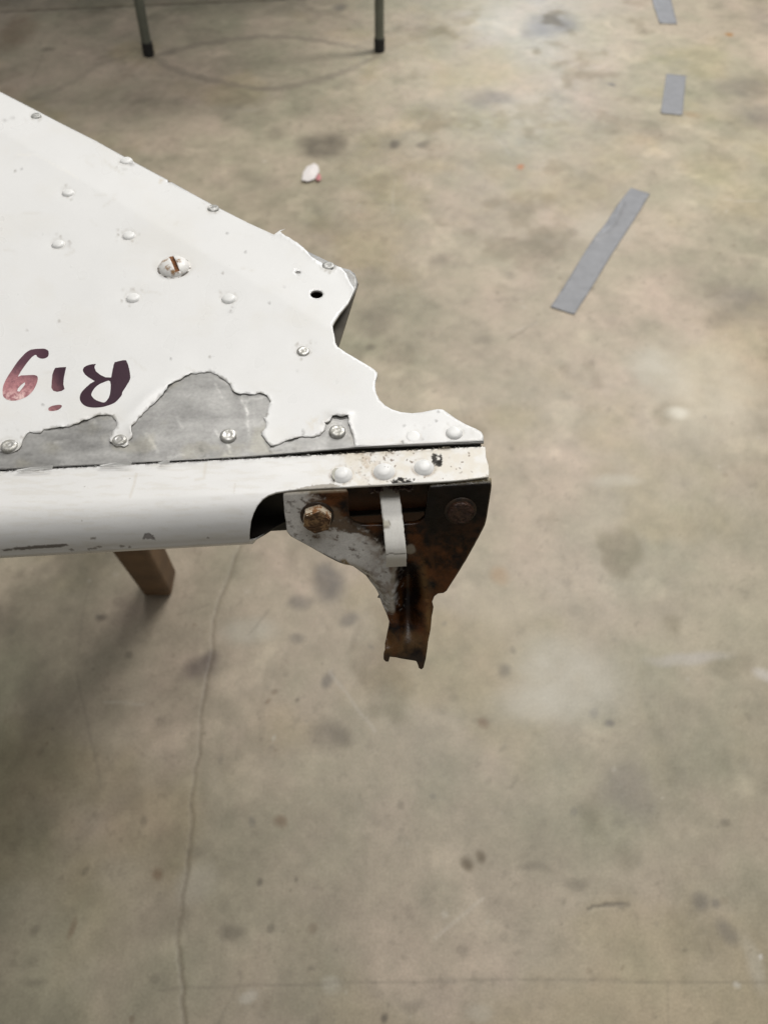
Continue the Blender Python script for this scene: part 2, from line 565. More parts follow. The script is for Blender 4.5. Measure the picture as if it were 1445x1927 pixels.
surf = np.zeros((len(fx), 3))
surf[:, 0] = np.clip(0.46 + 0.25 * (cl2 - 0.5) + 0.2 * bl, 0.3, 0.9)
fz = depth + 0.0008 * (cl3 - 0.5)
fz[(np.abs(fx) > 1.2 * (0.4 + 0.46 * np.clip(fy, 0, 3.3))) | (fy < -0.2) | (fy > 3)] = 0
R, Cn = XX.shape
ii = np.arange(R * Cn).reshape(R, Cn)
Q = np.stack([ii[:-1, :-1].ravel(), ii[:-1, 1:].ravel(), ii[1:, 1:].ravel(), ii[1:, :-1].ravel()], 1)
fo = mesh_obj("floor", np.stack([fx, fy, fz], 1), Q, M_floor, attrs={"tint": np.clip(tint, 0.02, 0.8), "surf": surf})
fo["kind"] = "structure"

# ------------------------------------------------------------------ the control surface: frame
ZP = 0.674
root = thing("aircraft_control_surface", "white riveted aircraft control surface with peeling paint, rusty hinge bracket and handwritten purple lettering", "aircraft part", (0, 0, 0))
O3 = on_z([(0, 885)], ZP)[0]
E3 = on_z([(912, 838)], ZP)[0]
U3 = (E3 - O3) / np.linalg.norm(E3 - O3)
V3 = np.array([-U3[1], U3[0], 0])

cr1 = on_z([(0, 246)], ZP)[0]
cr2 = on_z([(600, 606)], ZP)[0]
crd = (cr2 - cr1) / np.linalg.norm(cr2 - cr1)
crn = np.array([-crd[1], crd[0], 0])
if crn[1] < 0:
    crn = -crn
TILT = math.radians(8)
# beyond the crease the skin drops gently towards the trailing edge
tilt_n = np.array([0, 0, 1.0]) * math.cos(TILT) + crn * math.sin(TILT)


# --- rivets (used for dirt rings as well)
RIV = [  # px, py, width, kind
    (69, 218, 19, 'd'), (238, 302, 23, 'w'), (402, 392, 22, 'd'), (618, 500, 24, 'd'),
    (129, 362, 21, 'w'), (110, 458, 23, 'w'), (243, 442, 23, 'w'), (251, 559, 25, 'w'), (431, 561, 26, 'w'), (571, 659, 25, 'm'),
    (19, 838, 32, 'm'), (226, 827, 28, 'm'), (430, 817, 32, 'm'), (635, 810, 32, 'm'), (854, 813, 30, 'w'), (778, 820, 24, 'f')]


def panel(p, lift=0.0):
    p = np.atleast_2d(np.asarray(p, float))
    A = on_z(p, ZP)
    s = (A - cr1) @ crn
    B = on_plane(p, cr1, tilt_n)
    k = sstep(-0.004, 0.004, s)[:, None]
    out = np.where(s[:, None] > 0, B, A)
    out = A * (1 - k) + B * k if False else out
    # slight waviness of thin sheet
    out[:, 2] += 0.0013 * (fbm(out[:, 0] * 18, out[:, 1] * 18, 400, 3) - 0.5)
    for (rx, ry, rw, k_) in RIV:
        d2 = ((p[:, 0] - rx) / (rw * 0.95)) ** 2 + ((p[:, 1] - ry) / (rw * 0.68)) ** 2
        out[:, 2] -= 0.00035 * np.exp(-d2)
    d2 = ((p[:, 0] - 328) / 46) ** 2 + ((p[:, 1] - 498) / 30) ** 2
    out[:, 2] -= 0.0006 * np.exp(-d2)
    out[:, 2] += lift
    return out


TE = [(-520, -96), (-250, 44), (0, 172), (60, 203), (110, 229), (180, 264), (240, 297), (310, 336), (400, 385), (470, 421), (530, 449), (590, 479), (640, 503), (658, 508), (668, 516), (673, 530)]
RIGHT = [(672, 540), (664, 556), (655, 572), (640, 590), (630, 605), (626, 613), (627, 622), (630, 635), (631, 645), (635, 653), (650, 664), (670, 676), (690, 688), (704, 697), (710, 703), (710, 709),
         (707, 717), (706, 729), (708, 742), (714, 754), (724, 764), (738, 772), (755, 777), (775, 779), (795, 777), (812, 773), (824, 771), (833, 772), (842, 778), (856, 788), (875, 799), (895, 808), (905, 814), (909, 821), (910, 833)]
SEAM = [(667, 843), (460, 858.5), (250, 871), (0, 883), (-250, 898), (-520, 916)]
hole1 = [(596 + 12 * math.cos(t), 555 + 7.5 * math.sin(t)) for t in np.linspace(0, 2 * math.pi, 20, endpoint=False)]
hole2 = [(320 + 4 * math.cos(t), 342 + 3.4 * math.sin(t)) for t in np.linspace(0, 2 * math.pi, 10, endpoint=False)]
hole3 = [(561 + 5 * math.cos(t), 514.5 + 2.6 * math.sin(t)) for t in np.linspace(0, 2 * math.pi, 10, endpoint=False)]

# --- bare metal skin, rubbed and scratched
outl = TE + RIGHT + SEAM
V, T = tri_poly(outl, [hole1, hole2], 4.5)
W = panel(V)
x, y = V[:, 0], V[:, 1]
g = fbm(x / 60, y / 14, 500, 5)
g2 = fbm(x / 30, y / 30, 510, 4)
tn = np.array([0.365, 0.36, 0.345])[None] * (0.66 + 0.62 * g + 0.45 * (g2 - 0.5))[:, None]
rs_ = np.random.RandomState(12)
for q in range(46):
    a = rs_.uniform(0, 660), rs_.uniform(700, 880)
    th_ = rs_.choice([rs_.uniform(-.25, .15), rs_.uniform(.8, 1.5)])
    L_ = rs_.uniform(12, 60)
    dd_ = dline(V, [a, (a[0] + L_ * math.cos(th_), a[1] + L_ * math.sin(th_))])
    tn *= (1 + rs_.choice([-.25, .35]) * sstep(3.4, 0.8, dd_))[:, None]
warm = sstep(0.5, 0.75, fbm(x / 45, y / 30, 520, 4))
tn *= np.stack([1 + 0.02 * warm, 1 - 0.0 * warm, 1 - 0.07 * warm], 1)
sf = np.zeros((len(V), 3))
sf[:, 0] = 0.40 + 0.25 * (g - 0.5)
sf[:, 1] = 0.40
T = flip_up(W, T)
o = mesh_obj("metal_skin", W, T, M_metal, root, attrs={"tint": tn, "surf": sf})
o["label"] = "bare dull aluminium skin showing where the paint has peeled"
solidify(o, 0.0008, -1)

# --- paint coat with peeled edges
PEEL = [(-520, 905), (-520, 872), (-300, 862), (-150, 850), (-70, 856), (-20, 846), (0, 851), (15, 853.5), (30, 850), (40, 843), (43, 832), (50, 820), (58, 814), (66, 816), (78, 816), (84, 809), (120, 806), (150, 798), (175, 787), (190, 783),
        (203, 782), (212, 784), (220, 793), (221, 803), (213, 812), (207, 825), (208, 833), (216, 839), (228, 840), (234, 842), (243, 837), (243, 829), (250, 824), (249, 803), (275, 775), (300, 752), (315, 735), (318, 728),
        (330, 719), (336, 717), (345, 712), (360, 703), (385, 702), (397, 700), (410, 706), (425, 717), (433, 724), (438, 736), (447, 742), (475, 743), (490, 741), (503, 746), (509, 757), (504, 768), (502, 785),
        (496, 786), (501, 795), (500, 805), (492, 818), (498, 825), (509, 840), (530, 834), (545, 829), (570, 822), (592, 823), (602, 820), (612, 809), (614, 800), (610, 797), (617, 797), (622, 793), (626, 785), (640, 787), (655, 785), (655, 797), (660, 810), (667, 836), (668, 843)]
peel = rough_line(PEEL[1:], 5, 1.3, 3)
EDGEPEEL = [(528, 440), (532, 444), (545, 450), (560, 460), (575, 473), (586, 486), (596, 492), (606, 497), (612, 508), (626, 510), (632, 502), (642, 506), (652, 517), (656, 526), (661, 537), (668, 546)]
ep = rough_line(EDGEPEEL, 5, 0.7, 8)
paint_out = [(-520, -94), (-250, 46), (0, 173.5), (60, 204.5), (110, 230.5), (180, 265.5), (240, 298.5), (310, 337.5), (400, 386.5), (470, 422), (516, 443), (527, 437), (537, 435)] + ep + RIGHT[2:-1] + [(909, 831), (840, 834), (760, 838)] + peel[::-1]
V, T = tri_poly(paint_out, [hole1, hole2, hole3], 5.0)
x, y = V[:, 0], V[:, 1]
dp = dline(V, peel)
de = dline(V, ep)
dtab = np.hypot(x - 533, y - 437)
lift = 0.00018 + 0.0005 * np.exp(-dp / 5.0) * (sstep(.35, .8, fbm(x / 22, y / 22, 600, 2)) * 1.4)
lift += 0.0005 * np.exp(-de / 4.0)
lift += 0.0011 * np.exp(-(dtab / 7) ** 2)
lift += 0.0010 * np.exp(-(((x - 640) / 20) ** 2 + ((y - 780) / 7) ** 2))
lift += 0.0010 * np.exp(-((x - 285) / 40) ** 2 - ((y - 745 + (x - 285) * 0.75) / 14) ** 2)
rs = np.hypot(x - 328, (y - 498) * 1.5)
lift = np.where(rs < 40, np.minimum(lift, 0.00018), lift)
W = panel(V, lift)
tn = np.repeat(np.array([[0.80, 0.80, 0.785]]), len(V), 0)
tn *= (0.98 + 0.07 * (fbm(x / 130, y / 90, 610, 4) - 0.5))[:, None]


def mix(t, m, col):
    m = np.clip(m, 0, 1)[:, None]
    return t * (1 - m) + np.asarray(col) * m


for (rx, ry, rw, k) in RIV:
    d = np.hypot((x - rx) / (rw * .5), (y - ry) / (rw * .36))
    ring = np.exp(-((d - 1.12) / 0.22) ** 2) * (0.15 + 0.55 * fbm(x / 7, y / 7, 620 + rx, 3)) * (0.5 + 0.5 * sstep(-.5, 1, (y - ry) / (rw * .36)))
    if k != 'f':
        tn = mix(tn, ring * 1.1, (0.42, 0.39, 0.33))
    else:
        tn = mix(tn, np.exp(-((d - 1.15) / 0.2) ** 2) * 0.35 * fbm(x / 9, y / 9, 5, 3), (0.55, 0.48, 0.38))
    sp = np.exp(-((d - 1.6) / 0.6) ** 2) * sstep(0.72, 0.80, fbm(x / 3.2, y / 3.2, 640 + rx, 2))
    tn = mix(tn, sp * 0.6, (0.30, 0.27, 0.22))
# thin dirt at the paint's broken edge, yellowed patches, specks
tn = mix(tn, 0.7 * sstep(2.2, 0.2, dp) * sstep(.45, .7, fbm(x / 14, y / 14, 650, 3)), (0.25, 0.23, 0.19))
tn = mix(tn, 0.5 * np.exp(-(((x - 590) / 30) ** 2 + ((y - 797) / 12) ** 2)) * sstep(.35, .75, fbm(x / 9, y / 9, 660, 4)), (0.62, 0.54, 0.38))
tn = mix(tn, 0.4 * np.exp(-(((x - 770) / 60) ** 2 + ((y - 832) / 7) ** 2)) * sstep(.35, .75, fbm(x / 8, y / 8, 663, 4)), (0.60, 0.50, 0.36))
tn = mix(tn, 0.7 * sstep(0.93, 0.95, fbm(x / 6, y / 6, 670, 2)), (0.32, 0.30, 0.27))
tn = mix(tn, 0.35 * sstep(3.0, 0.3, dline(V, [(30, 291), (48, 294), (72, 294), (82, 300), (105, 312), (148, 336)])), (0.9, 0.88, 0.82))
tn = mix(tn, 0.5 * sstep(3.0, 0.5, dline(V, [(301, 322), (305, 333), (303, 345)])), (0.60, 0.52, 0.38))
tn = mix(tn, sstep(44, 33, rs) * sstep(22, 30, rs) * 0.55 * fbm(x / 8, y / 8, 680, 3) * (0.4 + sstep(-10, 15, y - 498)), (0.48, 0.45, 0.40))
rs_ = np.random.RandomState(31)
for q in range(40):
    a_ = rs_.uniform(0, 640), rs_.uniform(200, 830)
    t_q, L_q = rs_.uniform(-.6, .9), rs_.uniform(8, 46)
    tn = mix(tn, rs_.uniform(.08, .30) * sstep(3.2, 0.6, dline(V, [a_, (a_[0] + L_q * math.cos(t_q), a_[1] + L_q * math.sin(t_q))])), (0.58, 0.55, 0.48))
tn = mix(tn, 0.16 * sstep(.50, .78, fbm(x / 90, y / 60, 671, 5)), (0.70, 0.66, 0.56))
for (sx, sy, sr, kk) in [(462, 475, 2.2, .5), (427, 441, 2, .5), (535, 540, 2.2, .7), (509, 573, 1.8, .7), (472, 577, 1.6, .5), (435, 587, 3, .4), (436, 578, 2.5, .4), (249, 308, 4, .95), (246, 305, 2.5, .8), (658, 831, 2, .6), (757, 832, 2.2, .8), (824, 775, 3, .5), (820, 794, 1.8, .6), (762, 803, 1.6, .5), (322, 675, 2, .5), (215, 644, 1.8, .5), (81, 668, 2, .4), (83, 763, 2.2, .5), (25, 222, 3, .4), (10, 228, 4, .35), (44, 319, 1.6, .6), (571, 817, 2.5, .9), (571, 812, 1.8, .8), (470, 700, 1.5, .5), (560, 700, 1.6, .4)]:
    tn = mix(tn, kk * sstep(sr * 1.7, sr * 0.5, np.hypot(x - sx, (y - sy) * 1.3)), (0.10, 0.09, 0.08))
sf = np.zeros((len(V), 3))
sf[:, 0] = 0.30 + 0.14 * (fbm(x / 40, y / 40, 690, 3) - 0.5) + 0.4 * sstep(.65, .3, tn.mean(1))
T = flip_up(W, T)
o = mesh_obj("paint_coat", W, T, M_paint, root, attrs={"tint": tn, "surf": sf})
o["label"] = "white paint coat with ragged peeled edges"
solidify(o, 0.00014, 1)

# --- lower skin, seen past the notched corner
tA = panel(TE[:1])[0]
te3 = panel(TE[:-3])
te3[:, 2] -= 0.0012
corner = panel([(675, 531)])[0] - np.array([0, 0, 0.0010])
le = []
n_te = len(te3)
lowL = O3 + U3 * (-0.30) + V3 * 0.02 - np.array([0, 0, 0.025])
lowR = on_z([(612, 735)], ZP - 0.024)[0]
top_line = np.concatenate([te3, corner[None]])
LV, LT = [], []
NS = 8
for i, p in enumerate(top_line):
    f = i / (len(top_line) - 1)
    # match by the distance along the edge
    dd = np.linalg.norm(p - top_line[0]) / np.linalg.norm(top_line[-1] - top_line[0])
    q = lowL * (1 - dd) + lowR * dd
    for k in range(NS + 1):
        LV.append(p * (1 - k / NS) + q * (k / NS))
for i in range(len(top_line) - 1):
    for k in range(NS):
        a = i * (NS + 1) + k
        LT.append((a, a + 1, a + NS + 2, a + NS + 1))
o = mesh_obj("lower_skin", np.array(LV), LT, two_tone("lower_skin_inside", (0.20, 0.18, 0.145), (0.13, 0.115, 0.09), .35, .65, 90, .5, .6, 0.2, 0.2), root)
solidify(o, 0.0008, 1)

# --- nose skin
FLAT = 0.0152
RN = 0.0127
prof = [(0.0, 0.0, 0.0)]  # s, v, z
for k in range(1, 20):
    v = -FLAT * k / 19
    prof.append((FLAT * k / 19, v, 0.0))
ang = np.linspace(0, math.pi, 61)[1:]
for a in ang:
    bead = 0.0004 * math.exp(-((a - 1.75) / 0.10) ** 2)
    prof.append((FLAT + RN * a, -FLAT - (RN + bead) * math.sin(a), -RN + (RN + bead) * math.cos(a)))
sL = FLAT + RN * math.pi
for k in range(1, 20):
    prof.append((sL + 0.03 * k / 19, -FLAT + 0.03 * k / 19, -2 * RN))
prof = np.array(prof)
NDROP = 0.0006


def nose_map(us):
    u, s = us[:, 0], us[:, 1]
    v = np.interp(s, prof[:, 0], prof[:, 1])
    z = np.interp(s, prof[:, 0], prof[:, 2])
    return O3 + U3 * u[:, None] + V3 * v[:, None] + np.array([0, 0, 1.0]) * (z - NDROP)[:, None]


def px_to_us(p, first=True):
    r = rays([p])[0]
    ru, rv, rz = r @ U3, r @ V3, r[2]
    c = CAM - O3 + np.array([0, 0, NDROP])
    cu, cv, cz = c @ U3, c @ V3, c[2]
    best = None
    for i in range(len(prof) - 1):
        a, b = prof[i], prof[i + 1]
        # c + t r = a + k(b-a) in (v, z)
        M = np.array([[rv, -(b[1] - a[1])], [rz, -(b[2] - a[2])]])
        if abs(np.linalg.det(M)) < 1e-14:
            continue
        t, k = np.linalg.solve(M, np.array([a[1] - cv, a[2] - cz]))
        if -1e-6 <= k <= 1 + 1e-6:
            if best is None or (t < best[0] if first else t > best[0]):
                best = (t, cu + t * ru, a[0] + k * (b[0] - a[0]))
    return None if best is None else (best[1], best[2])


uL = -0.30
nose_out = [(uL, -0.0008)]
top_edge = rough_line([px_to_us((913, 842)), px_to_us((914, 860)), px_to_us((919, 876)), px_to_us((920, 890)), px_to_us((919, 897))], 0.003, 0.0002, 4)
us_r = px_to_us((913, 841))
nose_out += [(us_r[0] * k / 700 + uL * (1 - k / 700), -0.0008 + 0.0002 * math.sin(k * 0.031) + 0.00012 * (float(vnoise(np.array([k / 6.0]), np.array([0.5]), 3)[0]) - .5)) for k in range(1, 700)]
nose_out += top_edge
cut_px = [(880, 902), (850, 905), (800, 908), (740, 910), (700, 911), (662, 912.5), (640, 913.5), (627, 911), (612, 914.5), (596, 914), (580, 917.5), (562, 919), (545, 922), (520, 926.5), (505, 932), (495, 939), (485, 951), (478, 965), (473, 980), (471, 995), (470, 1008), (470.5, 1019)]
prev = nose_out[-1][1]
for p in cut_px:
    q = px_to_us(p)
    if q is None:
        continue
    s = max(q[1], prev + 2e-5)
    prev = s
    nose_out.append((q[0], s))
zb = ZP - NDROP - 2 * RN
for p in [(484, 1021), (500, 1007), (515, 996), (535, 985), (560, 980)]:
    q = on_z([p], zb)[0] - O3
    u, v = q @ U3, q @ V3
    s = sL + (v + FLAT)
    s = max(s, prev + 3e-4)
    prev = s
    nose_out.append((u, s))
nose_out += [(0.165, prev + 0.001), (0.165, sL + 0.029), (uL, sL + 0.029)]
no = np.array(nose_out) * 5000  # roughly photo pixels
V, T = tri_poly(no, [], 2.6)
us = V / 5000
W = nose_map(us)
P = to_px(W)
x, y = P[:, 0], P[:, 1]
s = us[:, 1]
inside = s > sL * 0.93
tn = np.repeat(np.array([[0.79, 0.785, 0.765]]), len(V), 0)
tn *= (0.98 + 0.10 * (fbm(x / 110, y / 26, 700, 4) - 0.5))[:, None]
hin = sstep(560, 700, x)
# grime along the seam and around the hinge
seam_y = np.interp(x, [0, 250, 460, 667, 910], [885, 873, 860.5, 846, 836])
ds = y - seam_y
tn = mix(tn, 0.85 * sstep(15, 3, ds) * sstep(.42, .62, fbm(x / 26, y / 5, 710, 4)) * (0.25 + 0.75 * sstep(560, 680, x)) * sstep(905, 840, x), (0.22, 0.19, 0.15))
tn = mix(tn, 0.5 * sstep(30, 4, ds) * hin * sstep(900, 760, x) * sstep(.4, .7, fbm(x / 18, y / 14, 712, 4)), (0.56, 0.47, 0.34))
tn = mix(tn, 0.75 * np.exp(-(((x - 690) / 22) ** 2 + ((y - 872) / 26) ** 2)) * sstep(.48, .66, fbm(x / 9, y / 9, 714, 4)), (0.42, 0.27, 0.15))
tn = mix(tn, 0.9 * np.exp(-(((x - 690) / 34) ** 2 + ((y - 880) / 26) ** 2)) * sstep(.66, .74, fbm(x / 5, y / 5, 716, 3)), (0.13, 0.09, 0.05))
tn = mix(tn, 0.55 * sstep(560, 660, x) * sstep(.38, .72, fbm(x / 20, y / 16, 722, 4)), (0.66, 0.59, 0.46))
tn = mix(tn, 0.25 * sstep(600, 680, x), (0.70, 0.65, 0.54))
for (rx, ry) in [(643, 893), (722, 887), (798, 879)]:
    d = np.hypot((x - rx) / 20, (y - ry) / 15)
    tn = mix(tn, 0.75 * np.exp(-((d - 1.12) / 0.16) ** 2) * sstep(.3, .7, fbm(x / 8, y / 8, 740 + rx, 3)) * (0.35 + 0.65 * sstep(-.6, .8, (y - ry) / 15)), (0.30, 0.22, 0.14))
tn = mix(tn, 0.9 * sstep(.74, .79, fbm(x / 4.2, y / 4.2, 750, 2)) * sstep(640, 680, x) * sstep(.45, .6, fbm(x / 22, y / 18, 751, 2)), (0.16, 0.10, 0.06))
tn = mix(tn, 0.35 * sstep(.50, .72, fbm(x / 34, y / 5, 752, 4)) * (x < 620), (0.66, 0.63, 0.56))
bp = np.exp(-(((x - 822 - (y - 866) * -0.10) / 13) ** 4 + ((y - 866) / 17) ** 4))
tn = mix(tn, 1.0 * sstep(.47, .56, bp * (0.05 + .95 * fbm(x / 5, y / 5, 718, 3) + 0.35 * fbm(x / 14, y / 14, 717, 2))) * (0.93 + 0.07 * sstep(.35, .5, fbm(x / 4, y / 4, 719, 2))), (0.012, 0.009, 0.006))
bp = np.exp(-(((x - 757) / 26) ** 4 + ((y - 905 + (x - 757) * .03) / 7.5) ** 4))
tn = mix(tn, sstep(.46, .56, bp * (0.10 + 1.15 * fbm(x / 6, y / 4, 720, 3))), (0.012, 0.009, 0.006))
# chips and scratches on the rounded nose
chip = np.exp(-(((x - 68) / 68) ** 6 + ((y - 1030 + (x - 68) * 0.07) / 3.6) ** 4))
tn = mix(tn, 0.95 * sstep(.40, .55, chip * (0.3 + 0.95 * fbm(x / 9, y / 4, 724, 3))), (0.17, 0.15, 0.13))
cp = inpoly(P, [(270, 1014), (274, 1004), (282, 1004.5), (288, 1008), (292, 1015)])
tn = mix(tn, cp * 1.0, (0.30, 0.28, 0.27))
cpd = dline(P, [(270, 1014), (274, 1004), (282, 1004.5), (288, 1008), (292, 1015)])
tn = mix(tn, 0.8 * sstep(1.6, .5, cpd), (0.12, 0.11, 0.10))
for (sx, sy, rx_) in [(176, 1013, 7), (180, 1032, 12), (170, 1033, 6), (187, 1029, 6), (135, 1035, 6), (230, 1028, 10), (245, 1029, 5), (392, 1012, 3)]:
    k = np.exp(-(((x - sx) / rx_) ** 2 + ((y - sy) / 3.0) ** 2))
    tn = mix(tn, 0.8 * sstep(.40, .6, k * (0.3 + fbm(x / 4, y / 4, 726, 2))), (0.25, 0.22, 0.19))
tn = mix(tn, 0.28 * sstep(4, 1, dline(P, [(257, 892), (253, 912), (245, 935)])), (0.55, 0.48, 0.36))
tn = mix(tn, 0.25 * sstep(4, 1, dline(P, [(388, 872), (384, 900), (368, 903)])), (0.55, 0.48, 0.36))
tn = mix(tn, 0.30 * sstep(2.5, .5, dline(P, [(443, 910), (440, 928)])), (0.50, 0.45, 0.36))
tn = mix(tn, 0.6 * sstep(0.92, 0.95, fbm(x / 5, y / 5, 728, 2)), (0.3, 0.27, 0.22))
# bare edge left by a flake near the hinge cut out
fk = [(556, 921), (575, 915), (590, 913.5), (605, 912), (622, 909.5), (628, 911), (640, 914), (640, 920), (556, 926)]
tn = mix(tn, inpoly(P, fk) * 0.9, (0.36, 0.33, 0.28))
ck = np.hypot((x - 631) / 8, (y - 893) / 12)
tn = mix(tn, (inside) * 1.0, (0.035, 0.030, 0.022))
sf = np.zeros((len(V), 3))
lum_ = tn.mean(1)
sf[:, 0] = 0.34 + 0.1 * (fbm(x / 40, y / 20, 730, 3) - 0.5) + 0.5 * sstep(.6, .2, lum_)
T = flip_up(W[:, :], T) if False else T
# orient outwards: top flat part must face up
nrm = np.cross(W[T[:, 1]] - W[T[:, 0]], W[T[:, 2]] - W[T[:, 0]])
topf = us[T].mean(1)[:, 1] < FLAT * 0.9
if nrm[topf][:, 2].sum() < 0:
    T = T[:, ::-1]
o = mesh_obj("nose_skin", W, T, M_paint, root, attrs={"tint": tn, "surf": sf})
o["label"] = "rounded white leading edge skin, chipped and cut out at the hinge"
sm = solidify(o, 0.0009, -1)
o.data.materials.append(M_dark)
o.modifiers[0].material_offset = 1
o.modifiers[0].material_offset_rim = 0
# dark strip under the gap, coloured for its grime and shade
JV = [uvz0 for uu in np.linspace(-0.30, 0.181, 60) for uvz0 in (O3 + U3 * uu + V3 * 0.004 + np.array([0, 0, -0.0021]), O3 + U3 * uu - V3 * 0.003 + np.array([0, 0, -0.0021]))]
JT = [(2 * i, 2 * i + 1, 2 * i + 3, 2 * i + 2) for i in range(59)]
mesh_obj("joint_grime_and_shade", np.array(JV), JT, M_dark, root)["label"] = "black strip coloured for grime and shade in the gap between the panel and the leading edge"
M_flake = plain("flake_paint", (0.78, 0.775, 0.75), 0.4, 0, 0.03, 200)
# loose paint slivers along the seam
for (a, b, c) in [((32, 885), (102, 880), 3), ((188, 876), (250, 873), 3), ((298, 872), (322, 870), 2)]:
    bm = bmesh.new()
    pts = [a, ((a[0] + b[0]) / 2, (a[1] + b[1]) / 2 - 0.5), b, (b[0] - 3, b[1] + 2), ((a[0] + b[0]) / 2, (a[1] + b[1]) / 2 + c), (a[0] + 4, a[1] + 2)]
    w3 = on_z(pts, ZP + 0.0003)
    w3[1, 2] += 0.0008
    w3[2, 2] += 0.0010
    vs = [bm.verts.new(p) for p in w3]
    vv = [bm.verts.new(p + np.array([0, 0, 0.0003])) for p in w3]
    bm.faces.new(vs)
    bm.faces.new(vv)
    for i in range(6):
        bm.faces.new((vs[i], vs[(i + 1) % 6], vv[(i + 1) % 6], vv[i]))
    bm_obj("paint_flake", bm, M_flake, root)

# --- spar web behind the bracket
SPV = -0.0085


def uvz(u, v, z):
    return O3 + U3 * u + V3 * v + np.array([0, 0, z - ZP])


sp_us = np.array([(u, z) for u in np.linspace(-0.30, 0.180, 160) for z in np.linspace(ZP - 0.0022, ZP - 0.036, 26)])
W = np.array([uvz(u, SPV, z) for u, z in sp_us])
P = to_px(W)
x, y = P[:, 0], P[:, 1]
rb = fbm(x / 18, y / 18, 800, 4)
tn = np.repeat(np.array([[0.12, 0.050, 0.019]]), len(W), 0) * (0.55 + 0.9 * rb)[:, None]
tn = mix(tn, 0.5 * np.exp(-(((x - 780) / 18) ** 2 + ((y - 960) / 22) ** 2)), (0.15, 0.10, 0.07))
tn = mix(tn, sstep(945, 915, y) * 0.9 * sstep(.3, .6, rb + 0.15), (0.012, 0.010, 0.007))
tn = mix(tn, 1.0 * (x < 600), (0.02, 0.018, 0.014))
sf = np.zeros((len(W), 3))
sf[:, 0] = 0.6
Tq = []
for i in range(159):
    for k in range(25):
        a = i * 26 + k
        Tq.append((a, a + 1, a + 27, a + 26))
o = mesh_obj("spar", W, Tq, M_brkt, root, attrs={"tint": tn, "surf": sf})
o["label"] = "dark rust brown spar web behind the hinge bracket"
solidify(o, 0.0012, 1)

# --- rivets, shared meshes
def lathe(profile, seg=20):
    bm = bmesh.new()
    rings = []
    for r, z in profile:
        if r < 1e-9:
            rings.append([bm.verts.new((0, 0, z))])
        else:
            rings.append([bm.verts.new((r * math.cos(2 * math.pi * i / seg), r * math.sin(2 * math.pi * i / seg), z)) for i in range(seg)])
    for a, b in zip(rings[:-1], rings[1:]):
        for i in range(seg):
            j = (i + 1) % seg
            if len(a) == 1:
                bm.faces.new((a[0], b[i], b[j]))
            elif len(b) == 1:
                bm.faces.new((a[i], a[j], b[0]))
            else:
                bm.faces.new((a[i], a[j], b[j], b[i]))
    bmesh.ops.recalc_face_normals(bm, faces=bm.faces)
    return bm


def lathe_mesh(name, profile, mat, seg=20):
    bm = lathe(profile, seg)
    me = bpy.data.meshes.new(name)
    bm.to_mesh(me)
    bm.free()
    me.polygons.foreach_set("use_smooth", [True] * len(me.polygons))
    me.materials.append(mat)
    return me


DOME = [(1.12, -0.3), (1.08, 0.03), (1.0, 0.12), (0.94, 0.23), (0.80, 0.34), (0.60, 0.41), (0.36, 0.45), (0, 0.46)]
DIMP = [(1.0, -0.3), (1.0, 0.10), (0.95, 0.22), (0.84, 0.31), (0.70, 0.36), (0.52, 0.375), (0.40, 0.33), (0.28, 0.32), (0.14, 0.35), (0, 0.35)]
FLUSH = [(1.25, -0.1), (1.15, 0.0), (0.95, 0.05), (0.8, 0.07), (0.5, 0.09), (0, 0.10)]
BLOB = [(1.40, -0.2), (1.26, 0.03), (1.06, 0.12), (0.92, 0.25), (0.74, 0.36), (0.45, 0.43), (0, 0.455)]
RM = {'w': lathe_mesh("rivet_white", DOME, M_rivw), 'm': lathe_mesh("rivet_bare", DIMP, M_rivm), 'd': lathe_mesh("rivet_dirty", DIMP, M_rivd),
      'f': lathe_mesh("rivet_flush", FLUSH, M_rivw), 'b': lathe_mesh("rivet_blob", BLOB, M_rivw)}
RLAB = {'m': "bare dull metal rivet", 'd': "grey rivet with chipped dirty paint", 'f': "flat rivet painted over"}


def rivet(px, py, wpx, k, pos=None):
    c = panel([(px, py)])[0] if pos is None else pos
    t = np.dot(c - CAM, FW)
    r = wpx / 2 / F * t
    o = bpy.data.objects.new("rivet", RM[k])
    sc.collection.objects.link(o)
    o.parent = root
    o.location = c + np.array([0, 0, 0.0004])
    o.scale = (r, r, r)
    o.rotation_euler = (random.uniform(-.06, .06), random.uniform(-.06, .06), random.uniform(0, 6))
    if k in RLAB:
        o["label"] = RLAB[k]
    return o


for (rx, ry, rw, k) in RIV:
    rivet(rx, ry + rw * 0.10, rw, k)
for (rx, ry, rw) in [(643, 894, 29), (722, 888, 30), (798, 880, 28)]:
    u, s_ = px_to_us((rx, ry))
    c = nose_map(np.array([[u, s_]]))[0]
    rivet(rx, ry, rw, 'b', c)
# chip of bare metal beside the first strip rivet
bm = bmesh.new()
cp = [(624, 893), (625, 886), (630, 881), (637, 881), (632, 888), (629, 896), (630, 903), (626, 899)]
z0 = on_z(cp, ZP + 0.0005)
vs = [bm.verts.new(p) for p in z0]
vb = [bm.verts.new(p - np.array([0, 0, 0.0015])) for p in z0]
bm.faces.new(vs)
for i in range(8):
    bm.faces.new((vs[i], vs[(i + 1) % 8], vb[(i + 1) % 8], vb[i]))
o = bm_obj("bare_chip", bm, plain("chip_metal", (0.36, 0.35, 0.30), 0.5, 0.3, 0.15, 300), root)

